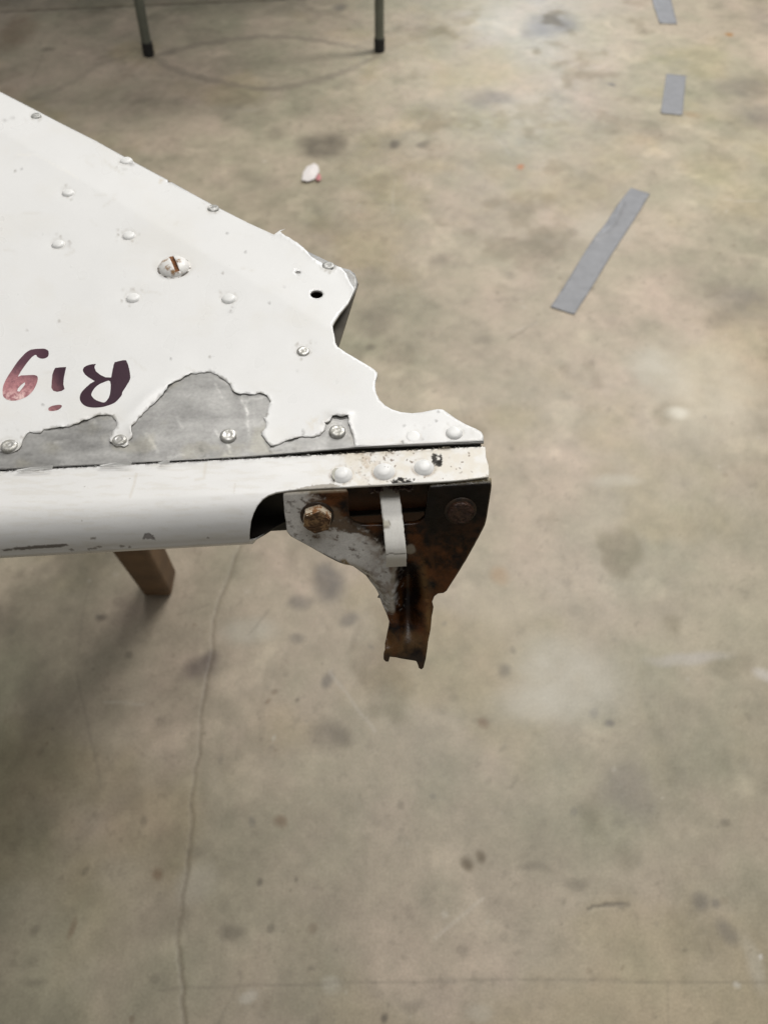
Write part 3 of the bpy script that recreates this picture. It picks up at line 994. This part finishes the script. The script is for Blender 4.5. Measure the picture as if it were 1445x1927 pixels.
# --- large slotted screw
sc_c = panel([(328, 503)])[0]
t = np.dot(sc_c - CAM, FW)
r = 28.5 / F * t
bm = lathe([(0, -0.25), (1.0, -0.25), (1.0, 0.06), (0.97, 0.14), (0.86, 0.28), (0.68, 0.40), (0.45, 0.48), (0.2, 0.52), (0, 0.53)], 40)
screw = bm_obj("slotted_screw", bm, M_screw, root, True)
screw["label"] = "large slotted screw head with rust in its slot"
screw.location = sc_c + np.array([0, 0, 0.0006])
screw.scale = (r, r, r)
# slot: a real cut
cut = bmesh.new()
bmesh.ops.create_cube(cut, size=1)
bmesh.ops.scale(cut, vec=(0.28, 1.75, 0.5), verts=cut.verts)
bmesh.ops.translate(cut, vec=(0.06, 0.02, 0.50), verts=cut.verts)
bmesh.ops.rotate(cut, cent=(0, 0, 0), matrix=Matrix.Rotation(math.radians(24), 3, 'Z'), verts=cut.verts)
me = bpy.data.meshes.new("slot_cutter")
cut.to_mesh(me)
cut.free()
me.materials.append(M_rust)
co = bpy.data.objects.new("slot_cutter", me)
sc.collection.objects.link(co)
co.location, co.scale = screw.location, screw.scale
bpy.context.view_layer.update()
screw.data.materials.append(M_rust)
bo = screw.modifiers.new("slot", 'BOOLEAN')
bo.object = co
bo.operation = 'DIFFERENCE'
bo.solver = 'EXACT'
bo.material_mode = 'TRANSFER'
bpy.context.view_layer.update()
dg = bpy.context.evaluated_depsgraph_get()
nm = bpy.data.meshes.new_from_object(screw.evaluated_get(dg))
screw.modifiers.clear()
screw.data = nm
bpy.data.objects.remove(co)
# washer ring: dark gap under the head
bm = lathe([(1.16, -0.1), (1.14, 0.0), (1.06, 0.03), (0.9, 0.03)], 36)
wo = bm_obj("washer", bm, two_tone("washer_grime", (0.72, 0.70, 0.66), (0.10, 0.085, 0.07), .50, .56, 300, .5, .7), screw, True)
wo.location = (0, 0, -0.02)

# --- marker lettering, upside down
def z3(pts):
    return [(p[0] * 0.18, 640 + p[1] * 0.18) for p in pts]


Rout = z3([(1012, 258), (960, 262), (910, 278), (880, 300), (875, 330), (895, 365), (930, 395), (970, 420), (998, 437), (950, 465), (900, 510), (860, 555), (843, 600), (848, 645), (880, 685), (930, 708), (1000, 715), (1070, 710), (1140, 692), (1210, 660), (1260, 610), (1283, 575), (1285, 555), (1320, 500), (1365, 420), (1367, 370), (1350, 280), (1325, 220), (1290, 220), (1205, 240), (1195, 270), (1180, 340), (1170, 400), (1110, 398), (1060, 375), (1010, 335), (995, 295), (1000, 275)])
Rhole = z3([(1160, 440), (1155, 580), (1110, 655), (1060, 655), (1000, 630), (965, 590), (965, 565), (990, 520), (1030, 480), (1090, 450)])
Istem = z3([(585, 300), (640, 292), (700, 290), (690, 330), (675, 400), (670, 470), (683, 520), (650, 540), (605, 548), (565, 538), (545, 505), (548, 440), (555, 370), (570, 325)])
Idot = z3([(515, 735), (520, 715), (560, 695), (620, 685), (652, 690), (650, 710), (620, 735), (570, 748), (525, 748)])
Gout = z3([(518, 150), (512, 120), (480, 102), (440, 100), (380, 103), (320, 115), (260, 160), (190, 240), (130, 330), (80, 410), (45, 490), (38, 560), (50, 605), (90, 635), (150, 645), (220, 632), (290, 600), (350, 545), (390, 470), (405, 415), (395, 385), (360, 375), (290, 378), (230, 380), (200, 390), (240, 320), (290, 250), (340, 190), (382, 162), (400, 185), (440, 203), (480, 200), (510, 180)])
Ghole = z3([(270, 450), (272, 475), (215, 550), (190, 545), (195, 520), (230, 480)])
M_ink = attr_mat("marker_ink", bump=(1500, 0.3, 0.0002), gscale=2500, gamt=0.25)


def letter(name, out, holes, lab=None):
    V, T = tri_poly(out, holes, 2.2)
    W = panel(V, 0.00018 + 0.00014 + 0.00006)
    x, y = V[:, 0], V[:, 1]
    tn = np.repeat(np.array([[0.030, 0.005, 0.017]]), len(V), 0)
    # pink reflected sheen on the ink, painted into its colour
    thin = sstep(120, 15, x + (700 - y) * 0.5) * 1.0  # strength of the painted sheen, rising to the left
    n1 = fbm(x / 5, y / 5, 900, 3)
    pink_sheen = np.clip(thin * (0.35 + 1.1 * n1), 0, 1)
    tn = mix(tn, pink_sheen * sstep(690, 745, y + 12), (0.62, 0.28, 0.28))
    tn = mix(tn, 0.35 * sstep(130, 40, x), (0.22, 0.10, 0.13))
    tn = mix(tn, 0.9 * sstep(730, 752, y) * sstep(.38, .6, n1) * (x < 75), (0.78, 0.56, 0.53))
    sf = np.zeros((len(V), 3))
    sf[:, 0] = 0.42
    T = flip_up(W, T)
    o = mesh_obj(name, W, T, M_ink, root, attrs={"tint": tn, "surf": sf})
    if lab:
        o["label"] = lab
    return o


letter("marker_letter", smooth_line(Rout[:9], 3) + smooth_line(Rout[9:28], 3) + Rout[28:], [smooth_line(Rhole, 3, True)], "upside down handwritten letter R in dark purple marker")
letter("marker_letter", Istem, [], "stem of the handwritten letter i in purple marker")
letter("marker_letter", smooth_line(Idot, 3, True), [], "dot of the handwritten letter i in purple marker")
letter("marker_letter", smooth_line(Gout, 3, True), [Ghole], "handwritten letter g in purple marker with a painted pink sheen")

# ------------------------------------------------------------------ hinge bracket
PT = math.radians(18)
Ppl = on_z([(735, 916)], ZP - 0.0012)[0]
dn = -V3 * math.sin(PT) - np.array([0, 0, 1.0]) * math.cos(PT)   # downwards along the plate
pn = np.cross(U3, dn)
if pn @ (CAM - Ppl) < 0:
    pn = -pn
PT2 = math.radians(42)
B0 = on_plane([(775, 1128)], Ppl, pn)[0]
dn2 = -V3 * math.sin(PT2) - np.array([0, 0, 1.0]) * math.cos(PT2)
pn2 = np.cross(U3, dn2)
if pn2 @ (CAM - Ppl) < 0:
    pn2 = -pn2

left_edge = [(533, 926), (534, 945), (536, 970), (540, 1000), (547, 1009), (580, 1027), (610, 1044), (640, 1060), (665, 1077), (690, 1096), (706, 1117), (718, 1138), (728, 1160), (733, 1174), (732, 1184), (728, 1205), (722, 1232), (722, 1241), (726, 1245), (731, 1245), (733.5, 1236)]
endline = [(745, 1237), (765, 1241), (783, 1244), (786, 1250), (788, 1257), (793, 1260), (797, 1256), (801, 1240), (805, 1210), (810, 1184), (812, 1160), (815.5, 1142), (813, 1132), (817, 1122), (824, 1117), (834, 1116), (840, 1112)]
right_edge = [(858, 1084), (880, 1048), (900, 1012), (912, 988), (916, 972), (921, 940), (926, 906)]
top_edge = [(860, 910), (813, 913.5), (808, 917), (806, 930), (803, 955), (799, 975), (790, 984), (780, 987), (735, 989), (680, 990), (665, 986), (658, 976), (656, 955), (655, 926), (650, 920), (600, 921.5)]
b_out = left_edge + endline + right_edge + top_edge
V, T = tri_poly(rough_line(b_out + b_out[:1], 8, 0.35, 6)[:-1], [], 2.3)
x, y = V[:, 0], V[:, 1]
A = on_plane(V, Ppl, pn)
B = on_plane(V, B0, pn2)
k = sstep(-0.006, 0.006, (A - B0) @ dn)[:, None]
W = np.where(((A - B0) @ dn)[:, None] > 0, B, A)
# pressed groove down the arm and rolled left shoulder
gx = np.clip(1 - np.abs((x - 768) / 30), 0, 1)
gm = np.exp(-((x - 769) / 19) ** 2) * sstep(1030, 1110, y) * sstep(1225, 1165, y)
sh = np.exp(-((x - np.interp(y, [1000, 1080, 1180], [735, 738, 735])) / 10) ** 2) * sstep(1040, 1075, y) * sstep(1200, 1170, y)
rsd = np.exp(-((x - 802) / 9) ** 2) * sstep(1050, 1090, y) * sstep(1200, 1170, y)
edge_roll = sstep(26, 0, dline(V, left_edge[6:16])) * sstep(1050, 1080, y)
npl = np.where(((A - B0) @ dn)[:, None] > 0, pn2, pn)
top_roll = sstep(7, 0, dline(V, [(533, 926), (600, 921.5), (650, 920)])) + sstep(6, 0, dline(V, [(813, 913.5), (860, 910), (926, 906)]))
W = W + npl * (-0.0022 * top_roll ** 2 -0.0060 * gm + 0.0012 * sh + 0.0010 * rsd - 0.004 * edge_roll ** 2)[:, None]
# colours: old white paint on the left, rust and black grease to the right
n1 = fbm(x / 26, y / 22, 1000, 5, 0.62)
n2 = fbm(x / 9, y / 8, 1010, 4)
n3 = fbm(x / 4.5, y / 4.5, 1020, 3)
wht = np.array([0.80, 0.78, 0.74])
rst = np.array([0.036, 0.0118, 0.0026])
blk = np.array([0.006, 0.0045, 0.003])
tan = np.array([0.20, 0.110, 0.036])
tn = np.repeat(wht[None], len(V), 0) * (0.9 + 0.25 * (n2 - .5))[:, None]
# boundary of paint: everything right of this line has rusted
bx = np.interp(y, [905, 930, 950, 965, 985, 1000, 1020, 1060, 1100, 1150, 1185, 1260], [566, 590, 622, 644, 660, 690, 706, 738, 742, 738, 712, 690])
amp_ = sstep(1085, 1020, y)
side = x - bx + (20 + 30 * amp_) * (n1 - 0.5) + (8 + 14 * amp_) * (n2 - 0.5)
m_r = sstep(-7, 7, side) * (1 - 0.35 * sstep(.6, .75, n3) * sstep(30, 5, np.abs(side)))
# speckled rust inside the painted part
n4 = fbm((x + 0.5 * y) / 20, (y - 0.3 * x) / 7, 1040, 5, 0.65)
near = np.exp(-(((x - 600) / 52) ** 2 + ((y - 962) / 34) ** 2)) + 0.8 * np.exp(-(((y - 1000 - (x - 690) * 0.25) / 17) ** 2)) * (x > 600) + 0.7 * np.exp(-(((x - 640) / 26) ** 2 + ((y - 945) / 26) ** 2))
dust = sstep(.47, .62, n4 * 0.75 + 0.26 * near)
tn = mix(tn, 0.92 * dust, (0.075, 0.042, 0.019))
tn = mix(tn, 0.5 * sstep(.40, .75, n1 * .6 + .3 * near), (0.20, 0.15, 0.10))
tn = mix(tn, 0.9 * sstep(.70, .76, n3) * sstep(.50, .62, n1), (0.06, 0.04, 0.022))
# brown haze of rust on the shoulder of the arm
hz = np.exp(-(((x - 700) / 30) ** 2 + ((y - 1095) / 30) ** 2))
tn = mix(tn, 0.75 * hz * sstep(.35, .65, n2), (0.16, 0.095, 0.065))
hz = np.exp(-((x - np.interp(y, [1090, 1170], [705, 735])) / 15) ** 2) * sstep(1085, 1110, y)
tn = mix(tn, 0.6 * hz * sstep(.40, .62, fbm((x + y) / 8, (x - y) / 3.5, 1030, 3)), (0.14, 0.10, 0.065))
tn = mix(tn, 0.9 * sstep(15, 6, np.abs(x - 650) + np.abs(y - 1060 - (x - 650) * .6) * 1.3) * (n2 > .25), (0.26, 0.17, 0.06))
tn = mix(tn, 0.8 * sstep(6, 1, dline(V, [(610, 1046), (640, 1060)])), (0.03, 0.02, 0.01))
rusty = np.repeat(rst[None], len(V), 0) * (0.12 + 2.8 * sstep(.35, .72, n1) * (0.5 + n2))[:, None]
rusty = mix(rusty, 0.95 * sstep(1060, 960, y) * sstep(790, 812, x) * sstep(.3, .7, n1 + .22), blk)
rusty = mix(rusty, 0.85 * sstep(700, 740, x) * sstep(36, 8, np.abs(x - 770) + 14 * (n1 - .5)) * sstep(1060, 1120, y) * sstep(1205, 1165, y), (0.007, 0.0035, 0.0015))
rusty = mix(rusty, 0.75 * np.exp(-((x - np.interp(y, [1040, 1100, 1140, 1200], [795, 798, 805, 808])) / 7) ** 2) * sstep(1030, 1100, y) * sstep(.3, .6, n2 + .1), tan)
rusty = mix(rusty, 0.75 * sstep(1185, 1200, y) * sstep(.25, .65, n1 + .1), (0.120, 0.066, 0.023))
rusty = mix(rusty, 0.8 * sstep(1225, 1240, y), (0.030, 0.020, 0.013))
rusty = mix(rusty, 0.55 * sstep(.52, .70, fbm(x / 14, y / 30, 1050, 4)) * sstep(1000, 1040, y), (0.095, 0.036, 0.009))
rusty = mix(rusty, 0.45 * sstep(835, 900, x) * sstep(960, 1000, y) * sstep(.40, .65, n2), (0.085, 0.030, 0.007))
tn = mix(tn, 0.62 * sstep(-34, -2, side) * sstep(.30, .62, n2) * (y < 1120), (0.17, 0.092, 0.038))
tn = mix(tn, 0.45 * np.exp(-(((x - 612) / 34) ** 2 + ((y - 1000) / 20) ** 2)) * sstep(.3, .65, n4), (0.20, 0.11, 0.045))
tn = tn * (1 - m_r[:, None]) + rusty * m_r[:, None]
# leftover paint dab, and pale edges
tn = mix(tn, 0.8 * sstep(1.1, .7, np.hypot((x - 772) / 11, (y - 1034) / 10) + 0.4 * (n2 - .5)), (0.32, 0.28, 0.22))
tn = mix(tn, 0.65 * sstep(8, 2, dline(V, [(742, 1066), (741, 1085), (736, 1100), (738, 1150)])) * (n1 > .36), (0.38, 0.34, 0.27))
tn = mix(tn, 0.8 * sstep(9, 0, y - np.interp(x, [530, 655], [926, 919])) * (x < 655), (0.60, 0.52, 0.36))  # cream top edge of the left ear, light from above painted in
tn = mix(tn, 0.45 * sstep(3.2, 0.6, dline(V, right_edge)), (0.22, 0.16, 0.09))
tn = mix(tn, 0.55 * sstep(3.5, 0.6, dline(V, [(813, 913), (926, 906)])), (0.40, 0.33, 0.19))  # lit top edge of the right ear, painted in likewise
tn = mix(tn, 0.5 * sstep(13, 0, dline(V, [(655, 930), (658, 976), (668, 988), (790, 986)])), blk)  # shadow line round the notch, painted in black
sf = np.zeros((len(V), 3))
sf[:, 0] = np.clip(0.50 - 0.18 * m_r + 0.5 * (n2 - .5), .18, .9)
sf[:, 1] = 0.0
T = flip_up(W, T, pn)
brk = mesh_obj("hinge_bracket", W, T, M_brkt, root, attrs={"tint": np.clip(tn, .002, .9), "surf": sf})
brk["label"] = "steel hinge bracket, old white paint left and dark rust right"
solidify(brk, 0.0022, -1)


def frame_at(c, n, roll=0.0):
    n = n / np.linalg.norm(n)
    xx = U3 - n * (U3 @ n)
    xx /= np.linalg.norm(xx)
    yy = np.cross(n, xx)
    M = Matrix(((xx[0], yy[0], n[0], c[0]), (xx[1], yy[1], n[1], c[1]), (xx[2], yy[2], n[2], c[2]), (0, 0, 0, 1)))
    return M @ Matrix.Rotation(roll, 4, 'Z')


M_boltf = two_tone("bolt_face_rust", (0.32, 0.19, 0.085), (0.085, 0.042, 0.016), 0.36, 0.56, 330, 0.6, 0.8, bump=(900, 0.5, 0.0006))


def hexbolt(px, py, wpx, mat, roll, hgt, rounded, lab):
    c = on_plane([(px, py)], Ppl, pn)[0]
    t = np.dot(c - CAM, FW)
    r = wpx / 2 / F * t
    bm = bmesh.new()
    rings = []
    c = c - pn * 0.0002
    for rr, z in ((1.0, -0.1), (1.0, hgt * 0.78), (0.93 - rounded * .05, hgt * 0.94), (0.80 - rounded * .1, hgt), (0.35, hgt * 1.01)):
        rings.append([bm.verts.new((rr * r * math.cos(math.pi / 3 * i), rr * r * math.sin(math.pi / 3 * i), z * r)) for i in range(6)])
    for a, b in zip(rings[:-1], rings[1:]):
        for i in range(6):
            bm.faces.new((a[i], a[(i + 1) % 6], b[(i + 1) % 6], b[i]))
    bm.faces.new(rings[-1])
    bmesh.ops.subdivide_edges(bm, edges=bm.edges[:], cuts=2, use_grid_fill=True)
    rs_ = random.Random(4)
    for v in bm.verts:
        v.co += Vector((rs_.uniform(-1, 1), rs_.uniform(-1, 1), rs_.uniform(-1, 1))) * r * 0.018 * (1 + rounded * 1.5)
        if rounded:
            q = math.hypot(v.co.x, v.co.y)
            lim = r * (.9 if rounded >= 1 else .955)
            if q > lim:
                v.co.x *= lim / q
                v.co.y *= lim / q
    bmesh.ops.recalc_face_normals(bm, faces=bm.faces)
    for f in bm.faces:
        f.material_index = 1 if f.normal.z > 0.6 else 0
    o = bm_obj("bolt_head", bm, mat, brk, rounded >= 1)
    o.data.materials.append(M_boltr if rounded >= 1 else M_boltf)
    o["label"] = lab
    o.matrix_local = frame_at(c, pn, roll)
    bm = lathe([(r * 1.10, -0.0004), (r * 1.09, 0.0005), (r * 1.04, 0.0007), (0.0, 0.0007)], 28)
    wsh = bm_obj("washer", bm, M_wsh, brk, True)
    wsh.matrix_local = frame_at(c, pn, 0)
    return o


M_wsh = two_tone("greasy_washer", (0.05, 0.028, 0.013), (0.02, 0.013, 0.008), .4, .6, 400, .5, .6, bump=(900, .4, .0004))
hexbolt(597, 970, 58, M_boltl, 0.30, 0.85, 0.35, "hex bolt head with flaking cream paint over rust")
hexbolt(866, 961, 56, M_boltr, 0.1, 0.45, 1, "dark brown bolt head swollen with rust")

# --- curved white strap
bm = bmesh.new()
u0 = (on_z([(713, 930)], ZP - .010)[0] - O3) @ U3
u1 = (on_z([(751, 930)], ZP - .010)[0] - O3) @ U3
st = on_z([(732, 929)], ZP - 0.010)[0] - O3
v_s = st @ V3
RS = 0.0205
th = 0.0016
secs = []
SP = np.array(smooth_line([(-0.006, -0.0002), (0, 0), (.005, .0006), (.011, .0028), (.016, .0056), (.0188, .0080), (.0202, .0104), (.0209, .0140), (.0208, .0195)], 6))
for kk in range(len(SP)):
    tg = SP[min(kk + 1, len(SP) - 1)] - SP[max(kk - 1, 0)]
    tg = tg / np.linalg.norm(tg)
    inn = SP[kk] + th * np.array([-tg[1], tg[0]])
    secs.append(((v_s - SP[kk][0], -0.010 - SP[kk][1]), (v_s - inn[0], -0.010 - inn[1])))
rows = []
rs_ = random.Random(2)
for i, ((va, za), (vb, zb_)) in enumerate(secs):
    sk_ = 0.0014 * math.sin(math.pi / 2 * i / len(secs))
    e0 = u0 + sk_ + 0.0001 * rs_.uniform(-1, 1)
    e1 = u1 + sk_ * 1.2 + 0.0001 * rs_.uniform(-1, 1) - 0.0002
    b = 0.0004
    ring = [uvz(e0 + b, va, ZP + za), uvz(e1 - b, va, ZP + za), uvz(e1, va, ZP + za - b), uvz(e1, vb, ZP + zb_), uvz(e0, vb, ZP + zb_), uvz(e0, va, ZP + za - b)]
    rows.append([bm.verts.new(p) for p in ring])
for a, b in zip(rows[:-1], rows[1:]):
    for i in range(6):
        bm.faces.new((a[i], a[(i + 1) % 6], b[(i + 1) % 6], b[i]))
bm.faces.new(rows[0])
bm.faces.new(rows[-1])
bmesh.ops.subdivide_edges(bm, edges=[e for e in bm.edges if e.calc_length() > 0.005], cuts=24, use_grid_fill=True)
M_strap = attr_mat("strap_paint", bump=(500, .15, .0004), gscale=1300, gamt=.05)
strap = bm_obj("strap", bm, M_strap, root, True)
es = strap.modifiers.new("edges", 'EDGE_SPLIT')
es.split_angle = math.radians(35)
strap["label"] = "curved white strap hooking forward over the bracket"
me = strap.data
Wm = np.array([v.co[:] for v in me.vertices])
P = to_px(Wm)
x, y = P[:, 0], P[:, 1]
tn = np.repeat(np.array([[0.90, 0.88, 0.82]]), len(Wm), 0) * (0.95 + .15 * (fbm(x / 12, y / 20, 1100, 4) - .5))[:, None]
cq = dline(P, [(713, 1042), (725, 1044), (736, 1041), (748, 1043), (763, 1041)])
tn = mix(tn, 0.85 * sstep(1.6, .3, cq), (0.12, 0.10, 0.08))
tn = mix(tn, 0.75 * inpoly(P, [(714, 976), (722, 978), (730, 980), (735, 984), (733, 991), (724, 993), (716, 995)]), (0.52, 0.48, 0.36))
tn = mix(tn, 0.8 * sstep(1.5, .3, dline(P, [(714, 976), (722, 978), (730, 980), (735, 984), (733, 991), (724, 993), (716, 995)])), (0.25, 0.22, 0.17))
tn = mix(tn, 0.6 * sstep(940, 928, y), (0.55, 0.42, 0.25))
tn = mix(tn, 0.35 * sstep(1046, 1052, y), (0.50, 0.48, 0.42))  # steep end face, its shade mixed into the paint colour
tn = mix(tn, 0.9 * sstep(5.5, 2.0, x - np.interp(y, [930, 1066], [710, 717])), (0.14, 0.10, 0.07))
c4 = np.ones((len(Wm), 4), np.float32)
c4[:, :3] = tn
a = me.attributes.new("tint", 'FLOAT_COLOR', 'POINT')
a.data.foreach_set("color", c4.ravel())
c4[:, :3] = (0.4, 0, 0)
a = me.attributes.new("surf", 'FLOAT_COLOR', 'POINT')
a.data.foreach_set("color", c4.ravel())

# --- clots of grease where the strap leaves the spar
bm = bmesh.new()
rs_ = random.Random(9)
for i in range(34):
    px_ = rs_.uniform(698, 775)
    p = on_z([(px_, 0.0 + 918 + rs_.uniform(-5, 5))], ZP - 0.006)[0]
    r = rs_.uniform(0.0006, 0.0016)
    res = bmesh.ops.create_icosphere(bm, subdivisions=1, radius=r)
    for v in res['verts']:
        v.co = v.co * rs_.uniform(.7, 1.3) + Vector(p)
go = bm_obj("grease_clot", bm, M_boltr, root, False)
go["kind"] = "stuff"

# ------------------------------------------------------------------ sawhorse under the panel
def beam(name, a, b, wd, dp, mat, parent, side=None):
    a, b = Vector(a), Vector(b)
    z = (b - a).normalized()
    xh = Vector(side) if side else Vector((1, 0, 0))
    xh = (xh - z * xh.dot(z)).normalized()
    yh = z.cross(xh)
    bm = bmesh.new()
    vs = []
    for p in (a, b):
        for sx, sy in ((-1, -1), (1, -1), (1, 1), (-1, 1)):
            vs.append(bm.verts.new(p + xh * (sx * wd / 2) + yh * (sy * dp / 2)))
    for f in ((3, 2, 1, 0), (4, 5, 6, 7), (0, 1, 5, 4), (1, 2, 6, 5), (2, 3, 7, 6), (3, 0, 4, 7)):
        bm.faces.new([vs[i] for i in f])
    bmesh.ops.bevel(bm, geom=bm.edges[:], offset=0.003, segments=2, affect='EDGES', profile=0.5)
    return bm_obj(name, bm, mat, parent, False)


sh_ = thing("sawhorse", "brown wooden sawhorse leg standing on the floor beneath the white panel", "sawhorse", (0, 0, 0))


def plank_leg(prof_, y0, y1, ztop, thick):
    """leg cut from a plank: outline in x-z, leaning in y from y0 at the floor to y1 at the top"""
    bm = bmesh.new()
    f, bk = [], []
    for (px_, pz_) in prof_:
        yy = y0 + (y1 - y0) * pz_ / ztop
        f.append(bm.verts.new((px_, yy - thick / 2, pz_)))
        bk.append(bm.verts.new((px_, yy + thick / 2, pz_)))
    n = len(f)
    bm.faces.new(f)
    bm.faces.new(bk[::-1])
    for i in range(n):
        bm.faces.new((f[i], bk[i], bk[(i + 1) % n], f[(i + 1) % n]))
    bmesh.ops.recalc_face_normals(bm, faces=bm.faces)
    bmesh.ops.bevel(bm, geom=bm.edges[:], offset=0.004, segments=2, affect='EDGES', profile=0.5)
    return bm_obj("leg", bm, M_wood, sh_)


LEGP = [(-0.318, 0.001), (-0.281, 0.001), (-0.194, 0.62), (-0.238, 0.62)]
plank_leg(LEGP, 0.514, 0.34, 0.62, 0.040)
plank_leg(LEGP, 0.84, 0.44, 0.62, 0.040)
beam("top_rail", (-0.229, 0.24, 0.636), (-0.229, 0.43, 0.636), 0.05, 0.030, M_wood, sh_)
# ------------------------------------------------------------------ table at the far side
tb = thing("folding_table", "table standing on thin grey green tube legs with black rubber feet", "table", (0, 0, 0))
fa = fl([(281, 104)])[0]
fb_ = fl([(714, 96)])[0]


def tube(name, a, b, r, mat, parent, seg=18):
    a, b = Vector(a), Vector(b)
    bm = bmesh.new()
    bmesh.ops.create_cone(bm, cap_ends=True, segments=seg, radius1=r, radius2=r, depth=(b - a).length)
    q = (b - a).to_track_quat('Z', 'Y').to_matrix().to_4x4()
    bmesh.ops.transform(bm, matrix=Matrix.Translation((a + b) / 2) @ q, verts=bm.verts)
    o = bm_obj(name, bm, mat, parent, True)
    try:
        m = o.modifiers.new("edges", 'EDGE_SPLIT')
        m.split_angle = math.radians(40)
    except Exception:
        pass
    return o


legs = [((fa[0], fa[1]), (fa[0] - 0.0 + 0.035, fa[1] + 0.02)), ((fb_[0], fb_[1]), (fb_[0] - 0.0, fb_[1] + 0.02)),
        ((fa[0], fa[1] + 0.62), (fa[0] + 0.035, fa[1] + 0.60)), ((fb_[0], fb_[1] + 0.62), (fb_[0], fb_[1] + 0.60))]
for (p, q) in legs:
    l = tube("leg", (p[0], p[1], 0.014), (q[0], q[1], 0.70), 0.0115, M_leg, tb)
    tube("rubber_foot", (p[0], p[1], 0.0005), (p[0] + (q[0] - p[0]) * .04, p[1] + (q[1] - p[1]) * .04, 0.030), 0.0132, M_rubber, l)
cx_, cy_ = (fa[0] + fb_[0]) / 2, fa[1] + 0.31
bm = bmesh.new()
bmesh.ops.create_cube(bm, size=1)
bmesh.ops.scale(bm, vec=(0.86, 0.80, 0.03), verts=bm.verts)
bmesh.ops.translate(bm, vec=(cx_, cy_, 0.716), verts=bm.verts)
bmesh.ops.bevel(bm, geom=bm.edges[:], offset=0.008, segments=2, affect='EDGES', profile=0.5)
bm_obj("table_top", bm, M_top, tb)

# ------------------------------------------------------------------ duct tape strips
def tape(pts, lab, holes=(), seed=1, curl=0.0, fold=None):
    rp = rough_line(list(pts) + [pts[0]], 9, 0.25, seed)[:-1]
    V, T = tri_poly(rp, [list(h) for h in holes], 3.5)
    W = on_z(V, 0.0)
    W[:, 2] = 0.0012 + 0.0005 * fbm(W[:, 0] * 60, W[:, 1] * 60, seed, 2) + curl * np.exp(-dline(V, rp, True) / 3) * fbm(W[:, 0] * 25, W[:, 1] * 25, seed + 3, 2)
    if fold:
        W[:, 2] += 0.0035 * np.exp(-(dline(V, fold) / 4.5) ** 2)
    T = flip_up(W, T)
    o = mesh_obj("duct_tape", W, T, M_tape)
    o["label"] = lab
    o["category"] = "tape"
    o["group"] = "grey tape strips on the floor"
    solidify(o, 0.0004, -1)
    return o


tape([(1186, 355), (1222, 366), (1205, 395), (1150, 480), (1112, 543), (1080, 593), (1035, 579), (1060, 541), (1100, 475), (1115, 452), (1140, 420), (1160, 388)], "long diagonal strip of grey tape with a torn fold along its edge", seed=3, curl=0.001, fold=[(1122, 446), (1140, 437), (1152, 425), (1160, 408), (1170, 385)])
tape([(1253, 140), (1290, 144), (1283, 218), (1242, 214)], "short upright rectangle of grey tape with a brown smear at its corner", seed=5, curl=0.0008)
tape([(1222, -30), (1256, -30), (1262, 0), (1273, 46), (1240, 45), (1228, 8)], "grey tape strip cut by the top edge of the photo", seed=7, curl=0.0008)

# ------------------------------------------------------------------ paper scrap
ps = thing("paper_scrap", "small crumpled white paper scrap with a red corner on the concrete floor", "paper scrap", (0, 0, 0))


def scrap(name, pts, zz, mat):
    bm = bmesh.new()
    W = on_z(pts, 0.004)
    W[:, 2] += np.asarray(zz) * 0.4
    c = bm.verts.new(W.mean(0) + np.array([0, 0, 0.003]))
    vs = [bm.verts.new(p) for p in W]
    for i in range(len(vs)):
        bm.faces.new((c, vs[i], vs[(i + 1) % len(vs)]))
    o = bm_obj(name, bm, mat, ps, False)
    solidify(o, 0.0008, 1)


scrap("sheet", [(568, 340), (571, 326), (578, 316), (592, 312), (599, 316), (601, 325), (592, 338), (580, 342)], [0.002, .004, .006, .012, .010, .008, .003, .001], M_paper)
scrap("printed_corner", [(594, 338), (600, 329), (603, 332), (604, 338), (599, 341)], [0.004, .008, .004, .001, .001], M_red)
